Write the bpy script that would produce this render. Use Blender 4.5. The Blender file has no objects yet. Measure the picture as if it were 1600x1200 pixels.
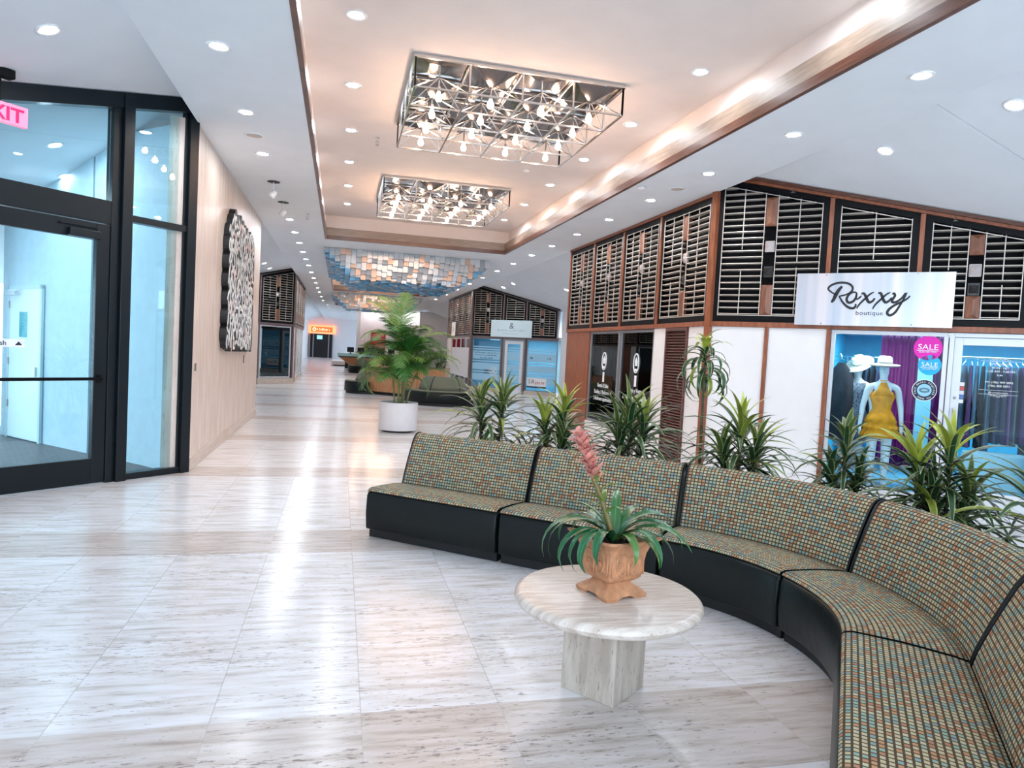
import bpy, bmesh, math, random
from mathutils import Matrix, Vector, noise
R = math.radians
random.seed(7)
sc = bpy.context.scene
col = sc.collection

# ------------------------------------------------------------------ camera, world, exposure
F_PX, YAW, PITCH, ROLL = 1081.0, 0.2454, 0.0458, 0.053
cam = bpy.data.cameras.new('camera'); cam.sensor_width = 36; cam.lens = 36*F_PX/1600
cam.clip_end = 300
co = bpy.data.objects.new('camera', cam); col.objects.link(co); sc.camera = co
cy, sy, cp, sp = math.cos(YAW), math.sin(YAW), math.cos(PITCH), math.sin(PITCH)
Fw = Vector((sy*cp, cy*cp, -sp)); Rt = Vector((cy, -sy, 0)); Up = Rt.cross(Fw)
c_, s_ = math.cos(ROLL), math.sin(ROLL)
R2 = c_*Rt+s_*Up; U2 = -s_*Rt+c_*Up
m = Matrix.Identity(4)
for i in range(3):
    m[i][0] = R2[i]; m[i][1] = U2[i]; m[i][2] = -Fw[i]
m[2][3] = 1.6
co.matrix_world = m

w = bpy.data.worlds.new('world'); sc.world = w; w.use_nodes = True
bg = w.node_tree.nodes['Background']; bg.inputs[0].default_value = (0.70, 0.86, 1.0, 1); bg.inputs[1].default_value = 3.1
sc.view_settings.view_transform = 'Standard'; sc.view_settings.look = 'None'
sc.view_settings.gamma = 1; sc.view_settings.exposure = 0.72
LAMP_COOL, LAMP_BULB, LAMP_STORE = 255.0, 82.0, 8.5
try:
    sc.cycles.use_denoising = True
    sc.cycles.max_bounces = 9; sc.cycles.diffuse_bounces = 5; sc.cycles.glossy_bounces = 4
    sc.cycles.transparent_max_bounces = 12
    sc.cycles.sample_clamp_indirect = 6.0
    sc.cycles.caustics_reflective = False; sc.cycles.caustics_refractive = False
except Exception:
    pass

# ------------------------------------------------------------------ materials
MATS = {}
def mat(name, c, rough=.5, metal=0, emit=None, es=0, var=0, vscale=6, spec=None, bump=0, bscale=60, coat=0):
    if name in MATS: return MATS[name]
    mt = bpy.data.materials.new(name); mt.use_nodes = True; nt = mt.node_tree
    b = nt.nodes['Principled BSDF']
    b.inputs['Base Color'].default_value = (*c, 1); b.inputs['Roughness'].default_value = rough
    b.inputs['Metallic'].default_value = metal
    if spec is not None: b.inputs['Specular IOR Level'].default_value = spec
    if coat: b.inputs['Coat Weight'].default_value = coat; b.inputs['Coat Roughness'].default_value = .1
    if emit: b.inputs['Emission Color'].default_value = (*emit, 1); b.inputs['Emission Strength'].default_value = es
    if var:
        tc = nt.nodes.new('ShaderNodeTexCoord'); n = nt.nodes.new('ShaderNodeTexNoise'); n.inputs['Scale'].default_value = vscale
        n.inputs['Detail'].default_value = 5
        nt.links.new(tc.outputs['Object'], n.inputs['Vector'])
        r = nt.nodes.new('ShaderNodeValToRGB'); e = r.color_ramp.elements
        e[0].position = .3; e[1].position = .7
        e[0].color = (*[x*(1-var) for x in c], 1); e[1].color = (*[min(1, x*(1+var*.6)) for x in c], 1)
        nt.links.new(n.outputs['Fac'], r.inputs[0]); nt.links.new(r.outputs[0], b.inputs['Base Color'])
    if bump:
        tc = nt.nodes.new('ShaderNodeTexCoord'); n = nt.nodes.new('ShaderNodeTexNoise'); n.inputs['Scale'].default_value = bscale
        nt.links.new(tc.outputs['Object'], n.inputs['Vector'])
        bp = nt.nodes.new('ShaderNodeBump'); bp.inputs['Strength'].default_value = bump; bp.inputs['Distance'].default_value = .01
        nt.links.new(n.outputs['Fac'], bp.inputs['Height']); nt.links.new(bp.outputs[0], b.inputs['Normal'])
    MATS[name] = mt
    return mt

def grain(name, c1, c2, scale=(1, 1, 12), rough=.4, coat=0, detail=6, ns=4, dark=None, pits=0):
    """streaky stone or wood: noise stretched along an axis"""
    if name in MATS: return MATS[name]
    mt = bpy.data.materials.new(name); mt.use_nodes = True; nt = mt.node_tree; L = nt.links
    b = nt.nodes['Principled BSDF']; b.inputs['Roughness'].default_value = rough
    tc = nt.nodes.new('ShaderNodeTexCoord'); mp = nt.nodes.new('ShaderNodeMapping'); mp.inputs['Scale'].default_value = scale
    L.new(tc.outputs['Object'], mp.inputs['Vector'])
    n = nt.nodes.new('ShaderNodeTexNoise'); n.inputs['Scale'].default_value = ns; n.inputs['Detail'].default_value = detail
    L.new(mp.outputs[0], n.inputs['Vector'])
    r = nt.nodes.new('ShaderNodeValToRGB'); e = r.color_ramp.elements
    e[0].position = .35; e[1].position = .65; e[0].color = (*c1, 1); e[1].color = (*c2, 1)
    L.new(n.outputs['Fac'], r.inputs[0]); out = r.outputs[0]
    if pits:
        n2 = nt.nodes.new('ShaderNodeTexNoise'); n2.inputs['Scale'].default_value = ns*6; n2.inputs['Detail'].default_value = 4
        L.new(mp.outputs[0], n2.inputs['Vector'])
        r2 = nt.nodes.new('ShaderNodeValToRGB'); e = r2.color_ramp.elements
        e[0].position = .30; e[1].position = .38; e[0].color = (pits, pits*.93, pits*.85, 1); e[1].color = (1, 1, 1, 1)
        L.new(n2.outputs['Fac'], r2.inputs[0])
        mx = nt.nodes.new('ShaderNodeMix'); mx.data_type = 'RGBA'; mx.blend_type = 'MULTIPLY'; mx.inputs[0].default_value = 1
        L.new(out, mx.inputs[6]); L.new(r2.outputs[0], mx.inputs[7]); out = mx.outputs[2]
    L.new(out, b.inputs['Base Color'])
    if coat: b.inputs['Coat Weight'].default_value = coat; b.inputs['Coat Roughness'].default_value = .08
    MATS[name] = mt
    return mt

def glass(name, tint, refl=.12, rough=0.0):
    if name in MATS: return MATS[name]
    mt = bpy.data.materials.new(name); mt.use_nodes = True; nt = mt.node_tree; L = nt.links
    nt.nodes.remove(nt.nodes['Principled BSDF'])
    tr = nt.nodes.new('ShaderNodeBsdfTransparent'); tr.inputs[0].default_value = (*tint, 1)
    gl = nt.nodes.new('ShaderNodeBsdfGlossy'); gl.inputs['Roughness'].default_value = rough
    gl.inputs[0].default_value = (.9, .97, 1, 1)
    fr = nt.nodes.new('ShaderNodeFresnel'); fr.inputs[0].default_value = 1.2
    ad = nt.nodes.new('ShaderNodeMath'); ad.operation = 'ADD'; ad.use_clamp = True; ad.inputs[1].default_value = refl
    L.new(fr.outputs[0], ad.inputs[0])
    mx = nt.nodes.new('ShaderNodeMixShader'); L.new(ad.outputs[0], mx.inputs[0]); L.new(tr.outputs[0], mx.inputs[1]); L.new(gl.outputs[0], mx.inputs[2])
    L.new(mx.outputs[0], nt.nodes['Material Output'].inputs[0])
    MATS[name] = mt
    return mt

def math_node(nt, op, a, b=None, c=None):
    n = nt.nodes.new('ShaderNodeMath'); n.operation = op
    for i, x in enumerate((a, b, c)):
        if x is None: continue
        if isinstance(x, (int, float)): n.inputs[i].default_value = x
        else: nt.links.new(x, n.inputs[i])
    return n.outputs[0]

def floor_material():
    mt = bpy.data.materials.new('travertine_floor'); mt.use_nodes = True; nt = mt.node_tree; L = nt.links
    b = nt.nodes['Principled BSDF']
    geo = nt.nodes.new('ShaderNodeTexCoord'); sx = nt.nodes.new('ShaderNodeSeparateXYZ'); L.new(geo.outputs['Object'], sx.inputs[0])
    X, Y = sx.outputs[0], sx.outputs[1]
    M_ = lambda *a: math_node(nt, *a)
    # band position: period 3.05 m, light band [-0.05, 2.40] from Y=2.98, dark band after it
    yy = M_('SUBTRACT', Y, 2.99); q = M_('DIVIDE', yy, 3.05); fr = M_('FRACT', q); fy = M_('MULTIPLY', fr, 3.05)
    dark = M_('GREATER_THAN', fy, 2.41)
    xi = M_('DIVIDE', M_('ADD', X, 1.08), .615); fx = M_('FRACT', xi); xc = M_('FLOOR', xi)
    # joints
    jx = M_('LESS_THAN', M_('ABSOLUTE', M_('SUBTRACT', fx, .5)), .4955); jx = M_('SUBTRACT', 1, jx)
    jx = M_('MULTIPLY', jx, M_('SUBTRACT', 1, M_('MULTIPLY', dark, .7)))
    jy1 = M_('LESS_THAN', M_('ABSOLUTE', M_('SUBTRACT', fy, 2.41)), .003)
    jy2 = M_('LESS_THAN', M_('ABSOLUTE', M_('SUBTRACT', fy, .0)), .003)
    joint = M_('MAXIMUM', jx, M_('MAXIMUM', jy1, jy2))
    # streaks along X
    mp = nt.nodes.new('ShaderNodeMapping'); mp.inputs['Scale'].default_value = (1.6, 13, 1); L.new(geo.outputs['Object'], mp.inputs[0])
    cmb = nt.nodes.new('ShaderNodeCombineXYZ'); L.new(M_('MULTIPLY', xc, 3.7), cmb.inputs[0]); L.new(M_('MULTIPLY', M_('FLOOR', q), 5.1), cmb.inputs[2])
    va = nt.nodes.new('ShaderNodeVectorMath'); va.operation = 'ADD'; L.new(mp.outputs[0], va.inputs[0]); L.new(cmb.outputs[0], va.inputs[1])
    n1 = nt.nodes.new('ShaderNodeTexNoise'); n1.inputs['Scale'].default_value = 1.6; n1.inputs['Detail'].default_value = 7; n1.inputs['Roughness'].default_value = .62
    L.new(va.outputs[0], n1.inputs[0])
    r1 = nt.nodes.new('ShaderNodeValToRGB'); e = r1.color_ramp.elements
    e[0].position = .28; e[0].color = (.50, .45, .42, 1); e[1].position = .60; e[1].color = (.81, .80, .83, 1)
    x = r1.color_ramp.elements.new(.46); x.color = (.72, .69, .68, 1)
    L.new(n1.outputs[0], r1.inputs[0])
    # dark pits and veins
    mp2 = nt.nodes.new('ShaderNodeMapping'); mp2.inputs['Scale'].default_value = (10, 44, 1); L.new(geo.outputs['Object'], mp2.inputs[0])
    n2 = nt.nodes.new('ShaderNodeTexNoise'); n2.inputs['Scale'].default_value = 1.5; n2.inputs['Detail'].default_value = 5; n2.inputs['Roughness'].default_value = .7
    L.new(mp2.outputs[0], n2.inputs[0])
    n3 = nt.nodes.new('ShaderNodeTexNoise'); n3.inputs['Scale'].default_value = .45; n3.inputs['Detail'].default_value = 3; L.new(mp.outputs[0], n3.inputs[0])
    th = M_('ADD', .395, M_('MULTIPLY', M_('SUBTRACT', n3.outputs[0], .5), .30))
    pit = M_('LESS_THAN', n2.outputs[0], th)
    mx = nt.nodes.new('ShaderNodeMix'); mx.data_type = 'RGBA'; mx.blend_type = 'MULTIPLY'
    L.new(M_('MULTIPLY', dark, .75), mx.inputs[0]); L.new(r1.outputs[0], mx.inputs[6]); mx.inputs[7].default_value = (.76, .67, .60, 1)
    mx2 = nt.nodes.new('ShaderNodeMix'); mx2.data_type = 'RGBA'; mx2.blend_type = 'MULTIPLY'
    L.new(M_('MULTIPLY', pit, .9), mx2.inputs[0]); L.new(mx.outputs[2], mx2.inputs[6]); mx2.inputs[7].default_value = (.42, .38, .36, 1)
    mx3 = nt.nodes.new('ShaderNodeMix'); mx3.data_type = 'RGBA'; mx3.blend_type = 'MULTIPLY'
    L.new(M_('MULTIPLY', joint, .40), mx3.inputs[0]); L.new(mx2.outputs[2], mx3.inputs[6]); mx3.inputs[7].default_value = (.45, .42, .40, 1)
    L.new(mx3.outputs[2], b.inputs['Base Color'])
    rr = M_('ADD', .21, M_('MULTIPLY', pit, .35)); L.new(rr, b.inputs['Roughness'])
    b.inputs['IOR'].default_value = 1.42
    MATS['travertine_floor'] = mt
    return mt

def fabric_material():
    mt = bpy.data.materials.new('checked_fabric'); mt.use_nodes = True; nt = mt.node_tree; L = nt.links
    b = nt.nodes['Principled BSDF']; b.inputs['Roughness'].default_value = .9; b.inputs['Specular IOR Level'].default_value = .2
    uv = nt.nodes.new('ShaderNodeUVMap'); sx = nt.nodes.new('ShaderNodeSeparateXYZ'); L.new(uv.outputs[0], sx.inputs[0])
    M_ = lambda *a: math_node(nt, *a)
    P = 1/.0245
    u = M_('MULTIPLY', sx.outputs[0], P); v = M_('MULTIPLY', sx.outputs[1], P)
    iu, iv = M_('FLOOR', u), M_('FLOOR', v); fu, fv = M_('FRACT', u), M_('FRACT', v)
    du = M_('ABSOLUTE', M_('SUBTRACT', fu, .5)); dv = M_('ABSOLUTE', M_('SUBTRACT', fv, .5))
    d = M_('MAXIMUM', du, M_('MULTIPLY', dv, 1.08)); sq = M_('LESS_THAN', d, .36)
    cmb = nt.nodes.new('ShaderNodeCombineXYZ'); L.new(iu, cmb.inputs[0]); L.new(iv, cmb.inputs[1])
    wn = nt.nodes.new('ShaderNodeTexWhiteNoise'); wn.noise_dimensions = '2D'; L.new(cmb.outputs[0], wn.inputs['Vector'])
    r = nt.nodes.new('ShaderNodeValToRGB'); r.color_ramp.interpolation = 'CONSTANT'; e = r.color_ramp.elements
    e[0].position = 0; e[0].color = (.49, .44, .28, 1); e[1].position = .34; e[1].color = (.27, .40, .33, 1)
    for p, c in ((.50, (.22, .34, .34, 1)), (.64, (.47, .26, .14, 1)), (.78, (.50, .47, .33, 1)), (.93, (.42, .21, .13, 1))):
        x = r.color_ramp.elements.new(p); x.color = c
    L.new(wn.outputs['Value'], r.inputs[0])
    mx = nt.nodes.new('ShaderNodeMix'); mx.data_type = 'RGBA'; L.new(sq, mx.inputs[0]); mx.inputs[6].default_value = (.085, .055, .032, 1); L.new(r.outputs[0], mx.inputs[7])
    L.new(mx.outputs[2], b.inputs['Base Color'])
    bp = nt.nodes.new('ShaderNodeBump'); bp.inputs['Strength'].default_value = .35; bp.inputs['Distance'].default_value = .003
    L.new(sq, bp.inputs['Height']); L.new(bp.outputs[0], b.inputs['Normal'])
    MATS['fabric'] = mt
    return mt

def leaf_material(name, mid, edge, young, rough=.35, sss=0):
    """uv.x across the blade (pale margins), uv.y = youth of the leaf"""
    if name in MATS: return MATS[name]
    mt = bpy.data.materials.new(name); mt.use_nodes = True; nt = mt.node_tree; L = nt.links
    b = nt.nodes['Principled BSDF']; b.inputs['Roughness'].default_value = rough
    uv = nt.nodes.new('ShaderNodeUVMap'); sx = nt.nodes.new('ShaderNodeSeparateXYZ'); L.new(uv.outputs[0], sx.inputs[0])
    r = nt.nodes.new('ShaderNodeValToRGB'); e = r.color_ramp.elements
    e[0].position = .0; e[0].color = (*edge, 1); e[1].position = 1; e[1].color = (*edge, 1)
    for p, c in ((.10, edge), (.16, mid), (.44, mid), (.5, tuple(x*2.2 for x in mid)), (.56, mid), (.84, mid), (.90, edge)):
        x = r.color_ramp.elements.new(p); x.color = (*c, 1)
    L.new(sx.outputs[0], r.inputs[0])
    mx = nt.nodes.new('ShaderNodeMix'); mx.data_type = 'RGBA'; L.new(sx.outputs[1], mx.inputs[0]); L.new(r.outputs[0], mx.inputs[6]); mx.inputs[7].default_value = (*young, 1)
    L.new(mx.outputs[2], b.inputs['Base Color'])
    MATS[name] = mt
    return mt

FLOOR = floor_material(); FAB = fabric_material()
WHITE = mat('ceiling_plaster', (.77, .815, .86), .8, var=.03, vscale=2)
PEACH = mat('coffer_plaster', (.80, .72, .68), .8, var=.03, vscale=3)
PEACHD = grain('coffer_fascia_wood', (.24, .17, .13), (.34, .25, .19), (1, 1, 10), .45)
WOODD = grain('dark_trim_wood', (.07, .025, .014), (.14, .05, .03), (1, 1, 14), .3)
WOOD = grain('red_brown_wood', (.20, .058, .025), (.32, .105, .045), (6, 6, 1), .35)
WOODB = grain('walnut_block', (.15, .055, .03), (.26, .10, .055), (6, 6, 1), .35)
WOODP = grain('planter_oak', (.42, .19, .08), (.58, .29, .14), (8, 8, 1), .35)
SHUT = mat('brown_shutter', (.12, .05, .04), .4)
BLACKF = mat('black_frame', (.003, .003, .004), .4, spec=.15)
DARK = mat('dark_void', (.01, .011, .014), .7)
SLAT = mat('pale_metal_slat', (.62, .56, .50), .35, .3)
WPANEL = mat('white_wall_panel', (.76, .75, .75), .5, var=.02)
WALLW = mat('white_wall', (.74, .76, .80), .7, var=.03)
TRAVW = grain('travertine_wall', (.62, .50, .43), (.74, .64, .57), (3, 3, .5), .35, pits=.75, ns=3)
TRAVB = grain('travertine_base', (.52, .43, .36), (.64, .55, .48), (3, .6, 6), .3, ns=3)
TRAVT = grain('travertine_table', (.56, .45, .38), (.76, .67, .60), (2, 16, 2), .28, pits=.5, ns=3)
TRAVL = grain('travertine_leg', (.42, .35, .29), (.60, .53, .46), (7, 7, 1.2), .4, pits=.5, ns=3)
CHROME = mat('chrome', (.78, .76, .74), .18, 1)
MIRROR = mat('mirror_metal', (.50, .50, .52), .12, 1)
ALU = mat('white_aluminium', (.66, .68, .71), .35, .2)
ALUD = mat('grey_aluminium', (.30, .30, .31), .35, .5)
DFRAME = mat('black_door_frame', (.005, .009, .012), .32, 0, spec=.3)
VINYL = mat('black_vinyl', (.005, .008, .008), .34, spec=.28, bump=.2, bscale=18)
PLINTH = mat('plinth_black', (.006, .006, .007), .5)
LAMP = mat('cool_lamp', (1, 1, 1), .5, emit=(.86, .93, 1), es=LAMP_COOL)
LAMPT = mat('trim_white', (.82, .83, .85), .35)
BULB = mat('warm_bulb', (1, .9, .8), .4, emit=(1, .64, .42), es=LAMP_BULB)
GLASS = glass('clear_glass', (.90, .97, 1.0), .0)
GLASSV = glass('vestibule_glass', (.84, .97, 1.0), .035)
GLASSD = glass('dark_glass', (.35, .48, .52), .07)
GLASSB = glass('blue_glass', (.60, .84, .95), .06)
TEXTW = mat('white_lettering', (.85, .88, .9), .5, emit=None)
TEXTK = mat('black_lettering', (.006, .006, .007), .4)
SOIL = mat('soil', (.018, .011, .008), .95, var=.4, vscale=40, bump=.8)
POTW = mat('white_planter', (.74, .74, .78), .55, var=.04)
POTK = mat('dark_pot', (.02, .02, .022), .5)
LEAFD = leaf_material('dracaena_leaf', (.018, .055, .022), (.30, .36, .14), (.50, .55, .05))
LEAFB = leaf_material('bromeliad_leaf', (.02, .12, .045), (.03, .15, .06), (.25, .32, .04), .25)
LEAFP = leaf_material('palm_leaf', (.035, .17, .03), (.05, .22, .04), (.42, .50, .06), .4)
STEM = mat('plant_stem', (.10, .085, .045), .7, var=.3, vscale=20)
CANE = mat('palm_cane', (.22, .24, .09), .5, var=.3, vscale=12)
TERRA = mat('terracotta', (.56, .26, .13), .55, var=.28, vscale=30, bump=.5, bscale=35)

# ------------------------------------------------------------------ mesh builder
class MB:
    def __init__(s): s.v = []; s.f = []; s.m = []; s.uv = {}
    def add(s, vs, fs, T=None, mi=0, uvs=None):
        o = len(s.v)
        for p in vs:
            p = Vector(p); s.v.append(T @ p if T else p)
        for k, f in enumerate(fs):
            if uvs: s.uv[len(s.f)] = [uvs[i] for i in f]
            s.f.append([i+o for i in f]); s.m.append(mi)
        return s
    def box(s, x0, x1, y0, y1, z0, z1, T=None, mi=0):
        v = [(x, y, z) for z in (z0, z1) for y in (y0, y1) for x in (x0, x1)]
        return s.add(v, [(0, 2, 3, 1), (4, 5, 7, 6), (0, 1, 5, 4), (2, 6, 7, 3), (0, 4, 6, 2), (1, 3, 7, 5)], T, mi)
    def prism(s, poly, h0, h1, T=None, mi=0, axis='z'):
        n = len(poly)
        def P(a, b, h): return {'z': (a, b, h), 'y': (a, h, b), 'x': (h, a, b)}[axis]
        v = [P(a, b, h0) for a, b in poly]+[P(a, b, h1) for a, b in poly]
        f = [tuple(range(n))[::-1], tuple(range(n, 2*n))]+[(i, (i+1) % n, n+(i+1) % n, n+i) for i in range(n)]
        return s.add(v, f, T, mi)
    def tube(s, pts, r, n=8, T=None, mi=0, closed=False):
        pts = [Vector(p) for p in pts]; N = len(pts)
        rs = r if isinstance(r, (list, tuple)) else [r]*N
        v = []; prev = None
        for i, p in enumerate(pts):
            a = pts[(i-1) % N] if (i or closed) else p; b = pts[(i+1) % N] if (i < N-1 or closed) else p
            t = (b-a).normalized()
            if prev is None:
                u = t.cross(Vector((0, 0, 1)))
                if u.length < .1: u = t.cross(Vector((0, 1, 0)))
            else: u = prev-t*prev.dot(t)
            u.normalize(); prev = u; w_ = t.cross(u)
            for k in range(n):
                a_ = 2*math.pi*k/n; v.append(p+(u*math.cos(a_)+w_*math.sin(a_))*rs[i])
        f = []
        for i in range(N if closed else N-1):
            j = (i+1) % N
            for k in range(n): f.append((i*n+k, i*n+(k+1) % n, j*n+(k+1) % n, j*n+k))
        if not closed: f += [tuple(range(n))[::-1], tuple((N-1)*n+k for k in range(n))]
        return s.add(v, f, T, mi)
    def lathe(s, prof, n=24, T=None, mi=0, sx=1, sy=1):
        v = []; f = []
        for r, z in prof:
            for k in range(n):
                a = 2*math.pi*k/n; v.append((r*math.cos(a)*sx, r*math.sin(a)*sy, z))
        for i in range(len(prof)-1):
            for k in range(n): f.append((i*n+k, i*n+(k+1) % n, (i+1)*n+(k+1) % n, (i+1)*n+k))
        if prof[0][0] > 1e-4: f.append(tuple(range(n))[::-1])
        if prof[-1][0] > 1e-4: f.append(tuple((len(prof)-1)*n+k for k in range(n)))
        return s.add(v, f, T, mi)
    def grid(s, rows, T=None, mi=0, uvs=None, close=False):
        """rows: list of equal-length point lists"""
        n = len(rows[0]); v = [p for r in rows for p in r]
        f = [(i*n+k, i*n+k+1, (i+1)*n+k+1, (i+1)*n+k) for i in range(len(rows)-1) for k in range(n-1)]
        u = [q for r in uvs for q in r] if uvs else None
        return s.add(v, f, T, mi, u)
    def build(s, name, mats, parent=None, smooth=False, bevel=0, fix=True, kind=None, angle=None, segs=2):
        me = bpy.data.meshes.new(name); me.from_pydata([tuple(p) for p in s.v], [], s.f)
        if not isinstance(mats, (list, tuple)): mats = [mats]
        for x in mats: me.materials.append(x)
        for p, mi in zip(me.polygons, s.m): p.material_index = mi
        if s.uv:
            ul = me.uv_layers.new(name='UVMap')
            for p in me.polygons:
                if p.index in s.uv:
                    for li, q in zip(p.loop_indices, s.uv[p.index]): ul.data[li].uv = q
        if fix:
            bm = bmesh.new(); bm.from_mesh(me); bmesh.ops.recalc_face_normals(bm, faces=bm.faces); bm.to_mesh(me); bm.free()
        if smooth:
            for p in me.polygons: p.use_smooth = True
        o = bpy.data.objects.new(name, me); col.objects.link(o)
        if parent: o.parent = parent
        if kind: o['kind'] = kind
        if bevel:
            b = o.modifiers.new('bevel', 'BEVEL'); b.width = bevel; b.segments = segs; b.limit_method = 'ANGLE'; b.angle_limit = R(35)
        if angle:
            try: me.set_sharp_from_angle(angle=R(angle))
            except Exception: pass
        return o

def tag(o, label=None, cat=None, group=None, kind=None):
    if label: o['label'] = label
    if cat: o['category'] = cat
    if group: o['group'] = group
    if kind: o['kind'] = kind
    return o
def thing(name, label, cat, loc=(0, 0, 0), rz=0, group=None):
    o = bpy.data.objects.new(name, None); col.objects.link(o); o.empty_display_size = .1
    o.location = loc; o.rotation_euler = (0, 0, rz); return tag(o, label, cat, group)
def sthing(name, loc=(0, 0, 0), rz=0):
    o = bpy.data.objects.new(name, None); col.objects.link(o); o.empty_display_size = .1
    o.location = loc; o.rotation_euler = (0, 0, rz); o['kind'] = 'structure'; return o
def part(o, parent, label=None):
    o.parent = parent
    if label: o['label'] = label
    return o
def copy_tree(o, parent=None):
    c = o.copy(); col.objects.link(c)
    if parent: c.parent = parent
    for ch in list(o.children): copy_tree(ch, c)
    return c
def box_obj(name, x0, x1, y0, y1, z0, z1, m, parent=None, bevel=0, kind=None):
    return MB().box(x0, x1, y0, y1, z0, z1).build(name, m, parent, bevel=bevel, kind=kind)
ST = 'structure'
TXT = Matrix.Rotation(math.pi/2, 4, 'X')
def text(name, string, size, x, y, z, m, parent, align='CENTER', ext=.0015, sx=1.0, offset=0, T=None, space=1.0):
    cu = bpy.data.curves.new('tmp', 'FONT'); cu.body = string; cu.size = size; cu.align_x = align; cu.extrude = ext
    cu.resolution_u = 3; cu.offset = offset; cu.space_character = space; cu.space_line = .95
    ob = bpy.data.objects.new('tmp', cu)
    me = bpy.data.meshes.new_from_object(ob)
    bpy.data.objects.remove(ob); bpy.data.curves.remove(cu)
    me.transform(Matrix.Diagonal((sx, 1, 1, 1)))
    me.transform(T if T is not None else Matrix.Translation((x, y, z)) @ TXT)
    me.materials.clear(); me.materials.append(m)
    o = bpy.data.objects.new(name, me); col.objects.link(o)
    if parent: o.parent = parent
    return o
def smoothpts(pts, n=8):
    """Catmull-Rom through 2-D or 3-D points"""
    P = [Vector(p) for p in pts]; out = []
    for i in range(len(P)-1):
        p0 = P[max(i-1, 0)]; p1 = P[i]; p2 = P[i+1]; p3 = P[min(i+2, len(P)-1)]
        for k in range(n):
            t = k/n
            out.append(.5*((2*p1)+(p2-p0)*t+(2*p0-5*p1+4*p2-p3)*t*t+(3*p1-p0-3*p2+p3)*t**3))
    out.append(P[-1]); return out

# ------------------------------------------------------------------ key dimensions (metres)
XL, XR, ZS, ZH, ZC = -1.68, 5.12, 4.03, 2.17, 4.60     # corridor walls, soffit, shop header, coffer ceiling
CX0, CX1 = -.43, 3.89
SQ = math.sqrt(.5)
SLOPE = .36
YB = -4.0                                               # end behind the camera, left open to let world light in
def zr(x): return 4.30-SLOPE*(x-XR)
def zl(x): return 4.30-SLOPE*(XL-x)

# ------------------------------------------------------------------ floor, ceilings
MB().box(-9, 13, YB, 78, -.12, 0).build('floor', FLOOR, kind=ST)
coffers = [(-2.4, 17.0), (26.9, 33.5), (41.0, 46.0)]
def slab(x0, x1, y0, y1): MB().box(x0, x1, y0, y1, ZS, 4.30).build('ceiling', WHITE, kind=ST)
slab(XL, CX0, YB, 75); slab(CX1, XR, YB, 75)
edges = [YB]+[e for c in coffers for e in c]+[75]
for a, b in zip(edges[0::2], edges[1::2]): slab(CX0, CX1, a, b)
for y0, y1 in coffers:
    a0, a1, b0, b1 = CX0-.11, CX1+.11, y0-.11, y1+.11
    MB().box(a0-.1, a1+.1, b0-.1, b1+.1, ZC, ZC+.1).build('ceiling', PEACH, kind=ST)
    mb = MB()
    mb.box(a0-.1, a0, b0, b1, 4.15, ZC); mb.box(a1, a1+.1, b0, b1, 4.15, ZC)
    mb.box(a0, a1, b0-.1, b0, 4.15, ZC); mb.box(a0, a1, b1, b1+.1, 4.15, ZC)
    mb.build('trim_1', PEACH, kind=ST)
    for z0, z1, d0, d1, m_, nm in ((ZS-.004, 4.12, .004, .025, WOODD, 'trim_2'), (4.12, 4.302, -.012, .03, PEACHD, 'trim_3')):
        mb = MB(); e0 = -d0; 
        mb.box(CX0+d0-.03, CX0+d0+.02, y0-.03, y1+.03, z0, z1); mb.box(CX1-d0-.02, CX1-d0+.03, y0-.03, y1+.03, z0, z1)
        mb.box(CX0, CX1, y0+d0-.03, y0+d0+.02, z0, z1); mb.box(CX0, CX1, y1-d0-.02, y1-d0+.03, z0, z1)
        mb.build(nm, m_, kind=ST)
# sloping ceilings over the recesses and shop fronts
def slope_sheet(xa, xb, f, y0, y1, name):
    v = [(xa, y0, f(xa)), (xb, y0, f(xb)), (xb, y1, f(xb)), (xa, y1, f(xa))]
    v += [(x, y, z+.12) for x, y, z in v]
    MB().add(v, [(0, 1, 2, 3), (7, 6, 5, 4), (0, 4, 5, 1), (1, 5, 6, 2), (2, 6, 7, 3), (3, 7, 4, 0)]).build(name, WHITE, kind=ST)
ys = [YB, 5.6, 15.0, 34.0, 52, 76]
for a, b in zip(ys, ys[1:]): slope_sheet(XR, 9.5, zr, a, b-.012, 'ceiling')
for a, b in zip([YB, 5.6, 16, 34, 52], [5.6, 16, 34, 52, 76]): slope_sheet(XL, -6.8, zl, a, b-.012, 'ceiling')

# ------------------------------------------------------------------ walls
def wall(name, pts, h0, h1, m_, th=.12, side=1):
    """vertical wall following plan points"""
    for (x0, y0), (x1, y1) in zip(pts, pts[1:]):
        d = Vector((x1-x0, y1-y0)).normalized(); n = Vector((-d.y, d.x))*th*side
        p = [(x0, y0), (x1, y1), (x1+n.x, y1+n.y), (x0+n.x, y0+n.y)]
        o = MB().prism(p, h0, h1).build(name, m_, kind=ST)
    return o
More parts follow.
